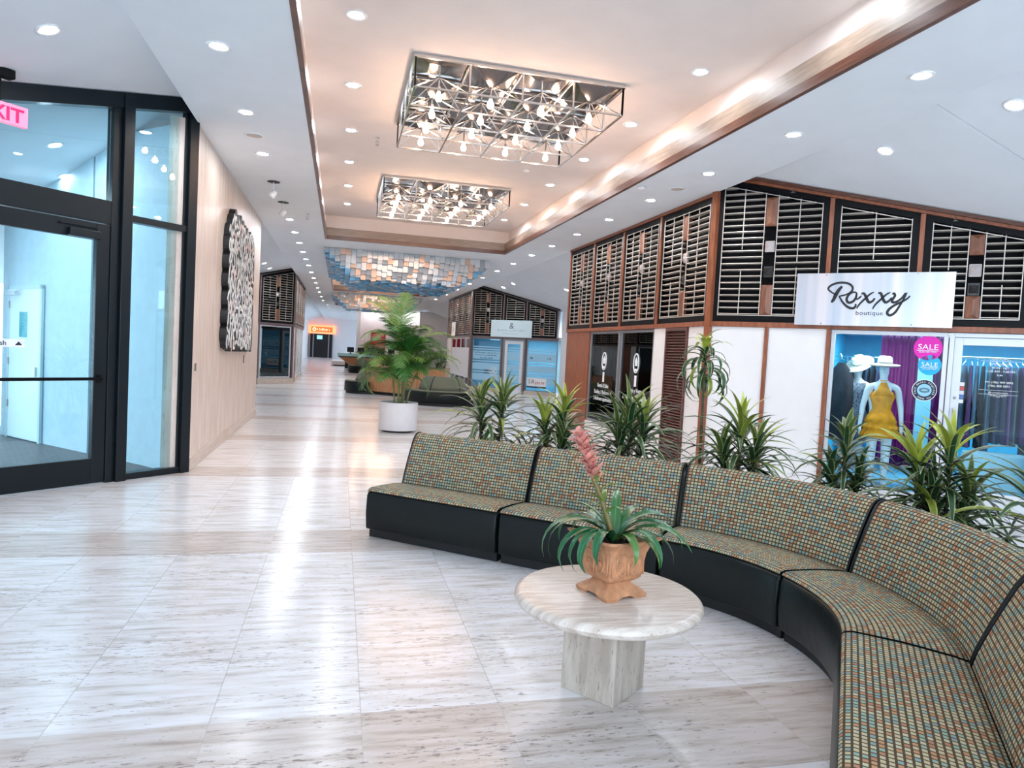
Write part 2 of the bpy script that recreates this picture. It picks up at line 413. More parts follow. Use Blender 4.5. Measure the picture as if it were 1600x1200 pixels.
# travertine pier on the left with its baseboard
YW0, YW1 = 8.75, 15.3
MB().prism([(XL, YW0), (XL, YW1), (XL-.26, YW1+.26), (XL-.26, YW0-.2)], 0, ZS+.02).build('wall_left', TRAVW, kind=ST)
MB().box(XL, XL+.018, YW0, YW1, 0, .16).build('baseboard_left', TRAVB, bevel=.004, kind=ST)
wall('wall_left_recess', [(XL-.26, YW1+.2), (-4.5, 18.2), (-4.5, 24.1)], 0, 4.2, WALLW, .12, 1)
wall('wall_left_front', [(-4.5, YB), (-4.5, 5.93)], 0, 4.2, WALLW, .12, 1)
wall('wall_right_recess', [(XR+.05, 15.45), (8.0, 18.3), (8.0, 24.74)], 0, 4.0, WALLW, .12, -1)
wall('wall_right_front', [(8.0, YB), (8.0, 6.12)], 0, 4.0, WALLW, .12, -1)
wall('wall_right_far', [(XR+.02, 34.1), (8.0, 37), (8.0, 50.2)], 0, 4.0, WALLW, .12, -1)
wall('wall_left_far', [(XL-.02, 33.4), (-4.5, 36.2), (-4.5, 43), (XL-1.6, 45), (XL-1.6, 75)], 0, 4.2, WALLW, .12, 1)

# ------------------------------------------------------------------ ceiling fittings
def make_downlight():
    t = thing('downlight', '', 'ceiling light')
    MB().lathe([(.062, -.001), (.085, -.012), (.098, -.008), (.100, .002), (.062, .004)], 24).build('trim_ring', LAMPT, t, smooth=True)
    MB().lathe([(.0001, -.006), (.055, -.006), (.060, -.002), (.060, .0)], 20).build('lamp', LAMP, t)
    return t
DL = make_downlight(); dl_used = [False]
ORD = ['nearest', 'second', 'third', 'fourth', 'fifth', 'sixth', 'seventh', 'eighth', 'ninth', 'tenth', 'eleventh', 'twelfth', 'thirteenth', 'fourteenth', 'fifteenth', 'sixteenth', 'seventeenth', 'eighteenth']
def downlight(x, y, z, label, group, tilt=0):
    if not dl_used[0]: o = DL; dl_used[0] = True
    else: o = copy_tree(DL)
    o.location = (x, y, z); o.rotation_euler = (0, tilt, 0); tag(o, label, 'ceiling light', group)
left_y = [6.37, 8.08, 9.77, 14.73, 16.4, 18.1, 19.8, 21.5, 23.2, 25.4, 27.6, 29.8, 32.4, 35.2, 38.4, 42.0]
for i, y in enumerate(left_y):
    downlight(-1.09, y, ZS, 'round recessed downlight in the white soffit left of the coffer, %s from the camera' % ORD[i], 'downlights in the left soffit')
right_y = [4.81, 6.46, 8.18, 9.9, 11.6, 13.3, 15.0, 16.7, 18.6, 20.6, 22.8, 25.2, 28.0, 31.0, 34.5]
for i, y in enumerate(right_y):
    downlight(4.51, y, ZS, 'round recessed downlight in the white soffit right of the coffer, %s from the camera' % ORD[i], 'downlights in the right soffit')
cy_ = [6.66, 8.43, 10.19, 11.95, 13.73, 15.5]
for i, y in enumerate(cy_):
    downlight(.02, y, ZC, 'recessed downlight in the peach coffer ceiling left of the bulb grids, %s from the camera' % ORD[i], 'downlights in the coffer')
for i, y in enumerate([4.9]+cy_):
    downlight(3.5, y, ZC, 'recessed downlight in the peach coffer ceiling right of the bulb grids, %s from the camera' % ORD[i], 'downlights in the coffer')
for i, y in enumerate([28.0, 29.3, 30.6, 31.9]):
    downlight(.02, y, ZC, 'tiny recessed downlight in the second coffer beyond the block sculpture, %s from the camera' % ORD[i], 'downlights in the second coffer')
ta = math.atan(SLOPE)
for (x, y), l in (((5.79, 5.08), 'bright downlight in the sloping ceiling at the right edge of the picture'), ((5.79, 6.61), 'bright downlight in the sloping ceiling above the boutique, left of the edge one'),
             ((5.86, 24.0), 'downlight in the sloping ceiling over the far blue glass shop, higher one'), ((5.88, 25.6), 'downlight in the sloping ceiling just above the far glass shop roofline'), ((6.88, 21.0), 'downlight in the far sloping ceiling beside the near louvred shop')):
    downlight(x, y, zr(x)-.003, l, 'downlights in the right sloping ceiling', ta)
for (x, y), l in (((-2.42, 6.56), 'downlight in the grey sloping ceiling above the glass entrance door'), ((-2.46, 23.5), 'downlight in the left recess ceiling, nearer of two before the far shop'), ((-2.45, 25.1), 'downlight in the left recess ceiling, further of two before the far shop')):
    downlight(x, y, zl(x)-.003, l, 'downlights in the left sloping ceiling', -ta)
downlight(-4.6, 8.6, zl(-4.6)-.003, 'downlight in the ceiling outside the glass transom', 'downlights outside the door', -ta)
downlight(-4.3, 9.7, zl(-4.3)-.003, 'added downlight outside the glass above the white fire door', 'downlights outside the door', -ta)  # this and the next two are added to brighten the vestibule
downlight(-3.3, 9.2, zl(-3.3)-.003, 'added downlight outside the glass behind the sidelight', 'downlights outside the door', -ta)
downlight(-3.6, 10.4, zl(-3.6)-.003, 'added downlight outside the glass, seen beside the middle door post', 'downlights outside the door', -ta)
# two spotlights aimed at the wall relief
def art_spot(x, y, label):
    t = thing('spotlight', label, 'spotlight', (x, y, ZS), 0, 'spotlights for the wall relief')
    MB().lathe([(.095, 0), (.095, -.006), (.05, -.008), (.0001, -.004)], 20).build('ceiling_plate', BLACKF, t)
    MB().tube([(0, 0, -.005), (0, 0, -.16)], .007, 8).build('stem', LAMPT, t)
    T = Matrix.Translation((0, 0, -.19)) @ Matrix.Rotation(R(35), 4, 'Y')
    MB().lathe([(.0001, .06), (.035, .055), (.05, 0), (.055, -.06), (.05, -.06)], 16, T).build('head', LAMPT, t, smooth=True)
    MB().lathe([(.0001, -.055), (.049, -.056)], 16, T).build('lamp', LAMP, t)
art_spot(-1.10, 11.41, 'white spotlight on a black plate lighting the wall relief, nearer of two')
art_spot(-1.08, 13.0, 'white spotlight on a black plate lighting the wall relief, further of two')
SPK = mat('speaker_grille', (.55, .47, .42), .7)
for (x, y), l in (((-1.10, 8.94), 'round beige speaker grille in the left soffit'), ((4.53, 9.08), 'round beige speaker grille in the right soffit')):
    t = thing('ceiling_speaker', l, 'speaker', (x, y, ZS), 0, 'ceiling speakers')
    MB().lathe([(.115, 0), (.115, -.008), (.10, -.012), (.095, -.006)], 28).build('rim', LAMPT, t, smooth=True)
    MB().lathe([(.096, -.005), (.06, -.010), (.0001, -.012)], 28).build('grille', SPK, t, smooth=True)
for (x, y, z), l in (((4.04, 9.2, ZS), 'small white smoke detector in the soffit right of the coffer'), ((2.85, 11.15, ZC), 'small white smoke detector on the coffer ceiling beside the second bulb grid')):
    t = thing('smoke_detector', l, 'smoke detector', (x, y, z), 0, 'smoke detectors')
    MB().lathe([(.055, 0), (.06, -.015), (.052, -.02), (.04, -.035), (.0001, -.04)], 24).build('housing', LAMPT, t, smooth=True)
    MB().lathe([(.063, 0), (.063, -.006), (.054, -.008)], 24).build('base_plate', mat('detector_base', (.5, .5, .5), .6), t)
def sprinkler(x, y, z, label):
    t = thing('sprinkler_head', label, 'sprinkler', (x, y, z), 0, 'sprinkler heads')
    MB().lathe([(.035, 0), (.035, -.01), (.012, -.014), (.012, -.05), (.02, -.052)], 14).build('body', CHROME, t)
    MB().tube([(-.015, 0, -.05), (-.022, 0, -.075), (0, 0, -.1), (.022, 0, -.075), (.015, 0, -.05)], .004, 6).lathe([(.0001, -.1), (.03, -.102), (.03, -.106), (.0001, -.106)], 12).build('deflector', ALUD, t)
sprinkler(5.82, 8.26, zr(5.82), 'small sprinkler under the sloping ceiling above the first boutique louvres')
sprinkler(7.15, 6.93, zr(7.15), 'small sprinkler under the sloping ceiling above the shop sign')
sprinkler(.40, 10.4, ZC, 'small sprinkler on the coffer ceiling between the two bulb grids')
sprinkler(-.7, 13.9, ZS, 'small sprinkler in the left soffit near the coffer edge')

# ------------------------------------------------------------------ bulb grid chandeliers
def chandelier(x0, y0, label, full=True):
    W, N, c = 2.28, 4, .57; H = .33
    t = thing('grid_chandelier', label, 'chandelier', (x0, y0, ZC), 0, 'square bulb grids hung in the coffer')
    # mirrored pyramids recessed above the cage
    mb = MB()
    for i in range(N):
        for j in range(N):
            cx, cyy = (i+.5)*c, (j+.5)*c
            a = [(i*c, j*c, -.004), ((i+1)*c, j*c, -.004), ((i+1)*c, (j+1)*c, -.004), (i*c, (j+1)*c, -.004)]
            q = .12; b = [(cx-q, cyy-q, -.0042+0), ]
            k = [(cx-q, cyy-q, -.13), (cx+q, cyy-q, -.13), (cx+q, cyy+q, -.13), (cx-q, cyy+q, -.13)]
            if (i+j) % 2:
                mb.add(a+[(cx, cyy, -.15)], [(0, 1, 4), (1, 2, 4), (2, 3, 4), (3, 0, 4)])
            else:
                mb.add(a+[(cx-q, cyy-q, -.02), (cx+q, cyy-q, -.02), (cx+q, cyy+q, -.02), (cx-q, cyy+q, -.02)], [(0, 1, 5, 4), (1, 2, 6, 5), (2, 3, 7, 6), (3, 0, 4, 7), (4, 5, 6, 7)])
    mb.build('mirror_panel', mat('dark_mirror', (.16, .15, .15), .15, 1), t)
    mb = MB(); r = .009
    for k in range(N+1):
        p = k*c
        for z in (-.03, -H):
            mb.box(p-r, p+r, 0, W, z-r, z+r); mb.box(0, W, p-r, p+r, z-r, z+r)
        for q in (0, W):
            mb.box(p-r, p+r, q-r, q+r, -H, 0); mb.box(q-r, q+r, p-r, p+r, -H, 0)
    mb.box(-.02, W+.02, -.02, 0, -.04, 0); mb.box(-.02, W+.02, W, W+.02, -.04, 0); mb.box(-.02, 0, 0, W, -.04, 0); mb.box(W, W+.02, 0, W, -.04, 0)
    mb.build('cage', CHROME, t)
    mb = MB()
    for i in range(N):
        for j in range(N):
            cx, cyy = (i+.5)*c, (j+.5)*c
            for sx in (-1, 1):
                for sy_ in (-1, 1):
                    mb.tube([(cx, cyy, -.10), (cx+sx*c/2, cyy+sy_*c/2, -H)], .006, 4)
    mb.build('truss', CHROME, t)
    for i in range(N):
        for j in range(N):
            cx, cyy = (i+.5)*c, (j+.5)*c
            s_ = MB().tube([(cx, cyy, -.02), (cx, cyy, -.24)], .009, 6).lathe([(.016, -.20), (.018, -.25), (.014, -.255)], 8, Matrix.Translation((cx, cyy, 0))).build('bulb_holder', CHROME, t)
            MB().lathe([(.012, 0), (.018, -.02), (.034, -.055), (.036, -.075), (.025, -.10), (.0001, -.11)], 12, Matrix.Translation((cx, cyy, -.25))).build('bulb', BULB, s_, smooth=True)
    return t
c1 = chandelier(.63, 7.28, 'large chrome grid of sixteen glowing bulbs in the coffer ceiling, nearest and biggest')
for (x, y, l) in ((.63, 12.55, 'smaller looking chrome bulb grid further along the same coffer'), (.63, 27.6, 'distant bulb grid in the second coffer, above the palm, nearer one'), (.63, 30.6, 'distant bulb grid in the second coffer, further one'), (.63, 42.2, 'tiny bulb grid in the last coffer at the end of the corridor')):
    o = copy_tree(c1); o.location = (x, y, ZC); o['label'] = l

# ------------------------------------------------------------------ hanging block sculptures
BL = [mat('block_silver', (.36, .38, .40), .25, .7), mat('block_copper', (.55, .36, .27), .3, .5), mat('block_blue', (.13, .30, .44), .25, .6), mat('block_white', (.56, .59, .62), .4)]
def sculpture(x0, x1, y0, y1, label):
    t = thing('block_sculpture', label, 'ceiling sculpture', (x0, y0, ZS-.004), 0, 'hanging block sculptures')
    c = .135; nx = int((x1-x0)/c); ny = int((y1-y0)/c)
    first = [] ; rest = MB()
    for j in range(ny):
        for i in range(nx):
            x, y = (i+.5)*c, (j+.5)*c
            d = min(x/.74, ((x1-x0)-x)/.78, (y+.07)/.62, ((y1-y0)-y)/3.0, 1)
            h = .03+.64*d+random.uniform(-.03, .05)*(1.4 if d >= 1 else 1)
            g = c/2-.003
            front = y < .75 and d >= min(1, (y+.07)/.62)-.02
            if front: mi = random.choices([0, 1, 3, 0], [3, .6+3.2*(y/.75), 2.6, 1])[0]
            else: mi = random.choices([0, 2], [1, 3])[0]
            tgt = rest
            if j < 3 and len(first) < 96:
                tgt = MB(); first.append((tgt, mi))
                tgt.box(x-g, x+g, y-g, y+g, -h, -.001)
            else: rest.box(x-g, x+g, y-g, y+g, -h, -.001, None, mi)
    for b, mi in first: b.build('block', BL[mi], t)
    o = rest.build('blocks', BL, t, fix=False); o['kind'] = 'stuff'
    return t
sculpture(-.5, 3.95, 18.4, 26.0, 'large inverted pyramid of silver, copper and blue metal blocks under the ceiling')
sculpture(-.5, 3.95, 34.4, 40.2, 'distant sparkling field of hanging metal blocks beyond the second coffer')

# ------------------------------------------------------------------ louvre panels
BLK = mat('louvre_backing', (.003, .003, .004), .7, spec=.1)
GBLK = mat('glass_block', (.62, .56, .56), .15, .3)
def louvre_panel(label, group, loc, rz, w_, z0, za, zb, column=True, step=.088, posts=True, deep=.055):
    """w_ wide, from z0 up to za at its left end and zb at its right; faces local -y"""
    t = thing('louvre_panel', label, 'louvre panel', loc, rz, group)
    top = lambda x, o=0: za+(zb-za)*x/w_-o-z0
    F = .075
    T0 = Matrix.Translation((0, 0, z0))
    MB().prism([(0.0, 0), (w_, 0), (w_, top(w_)), (0, top(0))], .10, .13, T0, axis='y').build('backing', BLK, t)
    mb = MB()
    mb.prism([(0, 0), (F, 0), (F, top(F)), (0, top(0))], -.005, .10, T0, axis='y')
    mb.prism([(w_-F, 0), (w_, 0), (w_, top(w_)), (w_-F, top(w_-F))], -.005, .10, T0, axis='y')
    mb.box(F, w_-F, -.004, .10, 0, F, T0)
    mb.prism([(F, top(F, F)), (w_-F, top(w_-F, F)), (w_-F, top(w_-F)), (F, top(F))], -.004, .10, T0, axis='y')
    mb.build('frame', BLACKF, t)
    xc = w_/2; cw = .085 if column else 0
    lo, hi = F+.01, w_-F-.01
    rods = [(lo, 0, 1), (hi, 0, 1)]
    if column: rods += [(xc-cw, 0, 1), (xc+cw, 0, 1), ((lo+xc-cw)/2, 0, .36), ((lo+xc-cw)/2, .52, 1), ((hi+xc+cw)/2, 0, .42), ((hi+xc+cw)/2, .46, 1)]
    else: rods += [(xc, 0, .3), (xc, .55, 1)]
    mb = MB(); z = F+.03
    while z < max(top(0), top(w_))-F-.02:
        a, b = lo, hi
        if zb < za and top(hi, F+.02) < z: b = lo+(hi-lo)*max(0, (top(lo, F+.02)-z))/max(1e-4, top(lo)-top(hi))
        if zb > za and top(lo, F+.02) < z: a = hi-(hi-lo)*max(0, (top(hi, F+.02)-z))/max(1e-4, top(hi)-top(lo))
        if b-a > .05:
            segs = [(a, b)] if not column else [(a, min(b, xc-cw)), (max(a, xc+cw), b)]
            for p, q in segs:
                if q-p > .03:
                    Tt = T0 @ Matrix.Translation((0, .03, z)) @ Matrix.Rotation(R(-12), 4, 'X')
                    mb.box(p, q, -deep/2, deep/2, -.005, .005, Tt)
        z += step
    mb.build('slats', SLAT, t)
    mb = MB()
    for x, f0, f1 in rods:
        h = top(x, F+.01); zz0, zz1 = F+.01+(h-F)*f0, F+(h-F)*f1
        mb.box(x-.005, x+.005, -.012, .0, zz0, zz1, T0)
    mb.prism([(lo, top(lo, F+.03)), (hi, top(hi, F+.03)), (hi, top(hi, F+.02)), (lo, top(lo, F+.02))], -.012, 0, T0, axis='y')
    mb.box(lo, hi, -.012, 0, F+.008, F+.018, T0)
    mb.build('rods', SLAT, t)
    if column:
        h = top(xc, F+.03)
        for k in (.03, ):
            pass
        def wedge(a, b):
            m_ = MB().box(xc-cw+.008, xc+cw-.008, .0, .05, a, b, T0)
            m_.add([(xc-cw+.008, 0, a), (xc+cw-.008, 0, a), (xc+cw-.008, 0, b), (xc-cw+.008, 0, b), (xc, -.03, a+.05), (xc, -.03, b-.05)], [(0, 1, 4), (1, 2, 5, 4), (2, 3, 5), (3, 0, 4, 5)], T0)
            m_.build('wood_block', WOODB, t)
        wedge(F+.02, F+.02+min(.42, h*.24)); wedge(h-min(.42, h*.24), h-.03)
        for fz, s_ in ((.60, .065), (.40, .05)):
            a = h*fz
            MB().box(xc-.06, xc+.06, .02, .05, a-.075, a+.075, T0).add([(xc-s_, .02, a-s_), (xc+s_, .02, a-s_), (xc+s_, .02, a+s_), (xc-s_, .02, a+s_), (xc, -.03, a)], [(0, 1, 4), (1, 2, 4), (2, 3, 4), (3, 0, 4)], T0).build('glass_block', GBLK if fz > .5 else mat('dark_block', (.03, .03, .03), .3), t)
    return t

def timber_frame(label, loc, rz, length, mull, ztop, zbot_posts, lower_posts=(), fascia=None, m_=None):
    """posts between the louvres, header beam, top beam"""
    m_ = m_ or WOOD
    t = thing('timber_frame', label, 'timber frame', loc, rz)
    MB().box(0, length, -.03, .12, ZH-.045, ZH+.025).build('header_beam', m_, t, bevel=.004)
    for x in mull:
        zt = ztop(x)
        MB().box(x-.028, x+.028, -.03, .12, ZH+.026, zt-.052).build('mullion', m_, t, bevel=.003)
    for x in lower_posts:
        MB().box(x-.026, x+.026, -.025, .10, 0, ZH-.046).build('post', m_, t, bevel=.003)
    a, b = ztop(0), ztop(length)
    MB().prism([(0, a-.05), (length, b-.05), (length, b-.005), (0, a-.005)], -.04, .12, axis='y').build('top_beam', m_, t, bevel=.003)
    if fascia:
        MB().prism([(0, a-.012), (length, b-.012), (length, b+.03), (0, a+.03)], -.09, -.041, axis='y').build('fascia', fascia, t)
    return t

def window_unit(n, x0, x1, z0, z1, loc, rz, frame, gl, fw=.045, depth=.05, y=.02):
    t = sthing('window_%d' % n, loc, rz)
    mb = MB()
    mb.box(x0, x1, y, y+depth, z0, z0+fw).box(x0, x1, y, y+depth, z1-fw, z1).box(x0, x0+fw, y, y+depth, z0+fw, z1-fw).box(x1-fw, x1, y, y+depth, z0+fw, z1-fw)
    mb.build('frame', frame, t, bevel=.003)
    box_obj('glass', x0+fw, x1-fw, y+depth/2-.004, y+depth/2+.004, z0+fw, z1-fw, gl, t)
    return t

# ================================================================== near right block: boutique (45 degree front) and its side along the corridor
A45 = R(-45); OB = (XR, 9.0, 0)
def bf(x, y, z=0):   # boutique front local -> world
    return Vector((XR+(x+y)*SQ, 9.0+(-x+y)*SQ, z))
ztf = lambda x: 4.30-SLOPE*SQ*x-.02
timber_frame('red-brown timber frame around the boutique front and its gable louvres', OB, A45, 4.07, [.0, 1.52, 2.56, 3.72], ztf, 0, [.02, .80, 1.585, 4.04], WOODD)
g = 'gable louvre panels of the boutique'
P45 = lambda x: tuple(bf(x, 0))
louvre_panel('tall gable louvre panel with wooden blocks left of the shop sign', g, P45(.03), A45, 1.46, ZH+.03, ztf(.03)-.05, ztf(1.49)-.05)
louvre_panel('plain gable louvre panel directly above the shop sign, no wooden blocks', g, P45(1.55), A45, .98, ZH+.03, ztf(1.55)-.05, ztf(2.53)-.05, False)
louvre_panel('gable louvre panel with wooden blocks right of the shop sign at the picture edge', g, P45(2.59), A45, 1.10, ZH+.03, ztf(2.59)-.05, ztf(3.69)-.05)
# lower wall of the boutique
def wl(name, x0, x1, m_, loc, rz, y0=.0, y1=.08, z0=0, z1=ZH-.046):
    o = MB().box(x0, x1, y0, y1, z0, z1).build(name, m_, kind=ST); o.location = loc; o.rotation_euler = (0, 0, rz); return o
wl('wall_boutique_front', .048, .772, WPANEL, OB, A45); wl('wall_boutique_front', .828, 1.556, WPANEL, OB, A45)
window_unit(1, 1.615, 2.93, .06, ZH-.05, OB, A45, ALU, GLASS, .05)
d = sthing('door_1', OB, A45)
mb = MB(); x0, x1, z1 = 2.94, 4.0, ZH-.05
mb.box(x0, x0+.05, 0, .09, 0, z1).box(x1-.04, x1, 0, .09, 0, z1).box(x0+.05, x1-.04, 0, .09, z1-.05, z1); mb.build('door_frame', ALU, d, bevel=.003)
mb = MB(); x0 += .052; x1 -= .042; z1 -= .055
mb.box(x0, x0+.09, .02, .065, .02, z1).box(x1-.09, x1, .02, .065, .02, z1).box(x0+.09, x1-.09, .02, .065, z1-.09, z1).box(x0+.09, x1-.09, .02, .065, .02, .22)
mb.build('door_leaf', ALU, d, bevel=.003)
box_obj('glass', x0+.09, x1-.09, .038, .046, .22, z1-.09, GLASS, d)
MB().tube([(x0+.045, .02, .95), (x0+.045, -.03, .95), (x0+.045, -.03, 1.2), (x0+.045, .02, 1.2)], .011, 8).build('handle', CHROME, d)
MB().lathe([(.0001, 0), (.018, 0), (.018, -.01), (.0001, -.012)], 14, Matrix.Translation((x0+.045, .02, 1.33)) @ Matrix.Rotation(-math.pi/2, 4, 'X')).build('lock', ALUD, d)
wl('wall_boutique_end', 4.0, 4.07, WPANEL, OB, A45)
wl('wall_boutique_sill', 1.59, 2.94, WPANEL, OB, A45, 0, .09, 0, .058)

# sign board
SGN = grain('brushed_sign_reflection', (.50, .55, .62), (.80, .72, .72), (2.2, 2.2, .05), .28, ns=2.2, detail=2); SGN.node_tree.nodes['Principled BSDF'].inputs['Metallic'].default_value = .7  # upright pinkish streaks put reflections into the metal's colour
sg = thing('shop_sign', 'brushed silver sign with black script lettering above the boutique window', 'sign', tuple(bf(1.16, -.075, 2.17)), A45)
box_obj('panel', 0, 1.79, -.012, .012, 0, .68, SGN, sg, bevel=.003)
for x, z in ((.36, .655), (1.39, .66), (.33, .025), (1.36, .03)):
    MB().lathe([(.009, 0), (.009, .008), (.0001, .011)], 10, Matrix.Translation((x, -.012, z)) @ Matrix.Rotation(math.pi/2, 4, 'X')).build('screw', ALUD, sg)
def sgp(u, v):   # zoom pixels of the sign -> board metres
    # corners in the zoom: TL(40,55) TR(1555,32) BL(8,540) BR(1520,565)
    a = (u-(40-.066*(v-55)))/1515.0; top = 55-23*a; bot = 540+25*a
    return (a*1.79, .68*(1-(v-top)/(bot-top)))
strokes = [
 [(455, 262), (400, 235), (362, 205), (372, 178), (420, 152), (490, 140), (560, 148), (600, 178), (598, 215), (560, 245), (505, 262), (470, 268)],
 [(500, 175), (470, 205), (440, 250), (415, 300), (392, 328)],
 [(470, 268), (510, 330), (560, 372), (610, 382), (634, 360), (632, 340)],
 [(640, 232), (600, 232), (560, 262), (545, 300), (562, 328), (600, 322), (632, 290), (642, 250), (640, 232)],
 [(640, 300), (668, 285), (690, 262)],
 [(690, 245), (712, 240), (728, 262), (745, 300), (765, 325), (795, 315), (820, 285)],
 [(810, 228), (770, 250), (720, 295), (670, 345), (645, 385)],
 [(850, 240), (872, 236), (886, 262), (900, 300), (920, 325), (950, 312), (980, 280)],
 [(965, 230), (925, 252), (875, 298), (825, 345), (798, 388)],
 [(985, 250), (1000, 238), (1008, 262), (985, 298), (985, 322), (1020, 320), (1070, 285), (1105, 235)],
 [(1118, 232), (1090, 290), (1050, 360), (1010, 420), (965, 448), (938, 430), (950, 395), (1000, 355), (1070, 320), (1120, 290), (1148, 262)],
]
wd = [8, 13, 9, 9, 6, 10, 7, 10, 7, 9, 9]
mb = MB()
for st, ww in zip(strokes, wd):
    pts = smoothpts([Vector(sgp(*p)) for p in st], 6); n = len(pts); rr = []
    for i in range(n): rr.append(ww*.00155*(0.62+.5*math.sin(math.pi*i/(n-1))))
    Lr = [];
    for i, p in enumerate(pts):
        t_ = (pts[min(i+1, n-1)]-pts[max(i-1, 0)]).normalized(); nn = Vector((-t_.y, t_.x))*rr[i]
        Lr.append([(p.x-nn.x, -.022, p.y-nn.y), (p.x+nn.x, -.022, p.y+nn.y), (p.x+nn.x, -.0125, p.y+nn.y), (p.x-nn.x, -.0125, p.y-nn.y), (p.x-nn.x, -.022, p.y-nn.y)])
    mb.grid(Lr)
mb.build('script_lettering', TEXTK, sg)
x, z = sgp(765, 445)
text('small_lettering', 'boutique', .075, x, -.0135, z, TEXTK, sg, sx=1.12, space=1.05)

# stickers on the boutique window and door
MAG = mat('magenta_vinyl', (.75, .0, .42), .4, emit=(.8, 0, .42), es=.0); CYA = mat('cyan_vinyl', (.0, .42, .72), .4)
def faint_line(parent, x0, x1, z, h, m_, seed, y=-.0145):
    """writing too small to read: broken upright dashes"""
    rr_ = random.Random(seed); mb = MB(); x = x0
    while x < x1:
        w_ = h*rr_.uniform(.12, .3); mb.box(x, x+w_, y, y+.002, z, z+h*rr_.choice([1, .7, .7, .75])); x += w_+h*rr_.choice([.15, .25, .25, .6])
    return mb.build('faint_lettering', m_, parent)
def disc(x, y, z, r, m_, name, parent, rz_=1.0, th=.002):
    T = Matrix.Translation((x, y, z)) @ Matrix.Rotation(math.pi/2, 4, 'X')
    return MB().lathe([(.0001, 0), (r, 0), (r, th), (.0001, th)], 40, T, sy=rz_).build(name, m_, parent)
def stick(label, x, z, r, m_, big, s2):
    t = thing('round_sticker', label, 'sticker', tuple(bf(x, .035, z)), A45, 'round stickers on the boutique window')
    disc(0, 0, 0, r, m_, 'disc', t)
    text('lettering', big, r*.62, 0, -.0045, -.02, TEXTW, t, sx=1.1)
    MB().box(-r*.78, r*.78, -.006, -.003, -.035, -.030).build('underline', TEXTW, t)
    text('small_lettering', s2, r*.17, 0, -.0045, -.058, TEXTW, t)
stick('magenta round sale sticker at the top right of the boutique window', 2.72, 1.925, .155, MAG, 'SALE', 'SELECTED ITEMS')
stick('bright blue round sale sticker below the magenta one', 2.75, 1.715, .125, CYA, 'SALE', 'SELECTED ITEMS')
t = thing('face_mask_sticker', 'white ringed dark face masks sticker, lowest of the three on the window', 'sticker', tuple(bf(2.715, .035, 1.40)), A45)
disc(0, 0, 0, .135, TEXTW, 'ring', t); disc(0, -.0025, 0, .127, mat('navy', (.01, .015, .05), .5), 'dark_disc', t); disc(0, -.005, 0, .078, mat('pale_blue', (.3, .6, .75), .5), 'centre', t)
mb = MB()
for k in range(3): mb.tube([(math.cos(a)*(.055-.006*k), -.0078, math.sin(a)*(.03-.008*k)) for a in [2*math.pi*i/20 for i in range(20)]], .002, 4, closed=True)
mb.build('mask_drawing', mat('navy', (.01, .015, .05), .5), t)
def arc_text(s, r, a0, a1, size, parent, flip=False):
    for i, ch in enumerate(s):
        if ch == ' ': continue
        a = a0+(a1-a0)*i/(len(s)-1)
        rot = a-90 if not flip else a+90
        T = Matrix.Translation((r*math.cos(R(a)), -.0065, r*math.sin(R(a)))) @ Matrix.Rotation(-R(rot), 4, 'Y') @ TXT
        text('letter', ch, size, 0, 0, 0, TEXTW, parent, T=T)
arc_text('FACE MASKS REQUIRED', .092, 205, -25, .03, t); arc_text('THANK YOU', .115, 232, 308, .028, t, True)
# opening hours
t = thing('opening_hours_lettering', 'white opening hours lettering on the boutique door glass', 'lettering', tuple(bf(3.47, .034, 1.62)), A45)
yy = .13
for s_, sz in (('OPEN HOURS', .036), ('MON - SAT', .034), ('11:00 AM - 7:00 PM', .036), ('SUN', .030), ('', .03), ('PH: (786) 909 0896', .035), ('(786) 800 5893', .035), ('', .01)):
    if s_: text('lettering_line', s_, sz, 0, 0, yy, TEXTW, t)
    yy -= .043
MB().box(-.2, .2, 0, .002, .175, .179).box(-.2, .2, 0, .002, -.17, -.167).box(-.2, .2, 0, .002, -.22, -.217).build('rules', TEXTW, t)
text('lettering_line', '@roxxyboutique', .028, 0, 0, -.205, TEXTW, t)
mb = MB(); mb2 = MB()
for s_ in (1, -1):
    for k in range(3):
        mb.tube([(s_*(.02+.03*k+.015*math.cos(a)), 0, .20-.008*k+.012*math.sin(a)) for a in [i*.6 for i in range(9)]], .0025, 4)
        mb2.tube([(s_*(.02+.03*k+.015*math.cos(a)), 0, -.24+.006*k+.010*math.sin(a)) for a in [i*.6 for i in range(9)]], .0025, 4)
mb.build('scroll_ornament', TEXTW, t); mb2.build('scroll_ornament', TEXTW, t)
t = thing('card_logo_sticker', 'small strip of payment card logos beside the boutique door edge', 'sticker', tuple(bf(3.10, .034, 1.36)), A45)
for k, c in enumerate(((.8, .8, .8), (.6, .1, .1), (.7, .7, .75), (.1, .2, .5), (.8, .8, .8))):
    box_obj('card_logo', -.028, .028, 0, .002, .12-.052*k, .165-.052*k, mat('card%d' % k, c, .5), t)

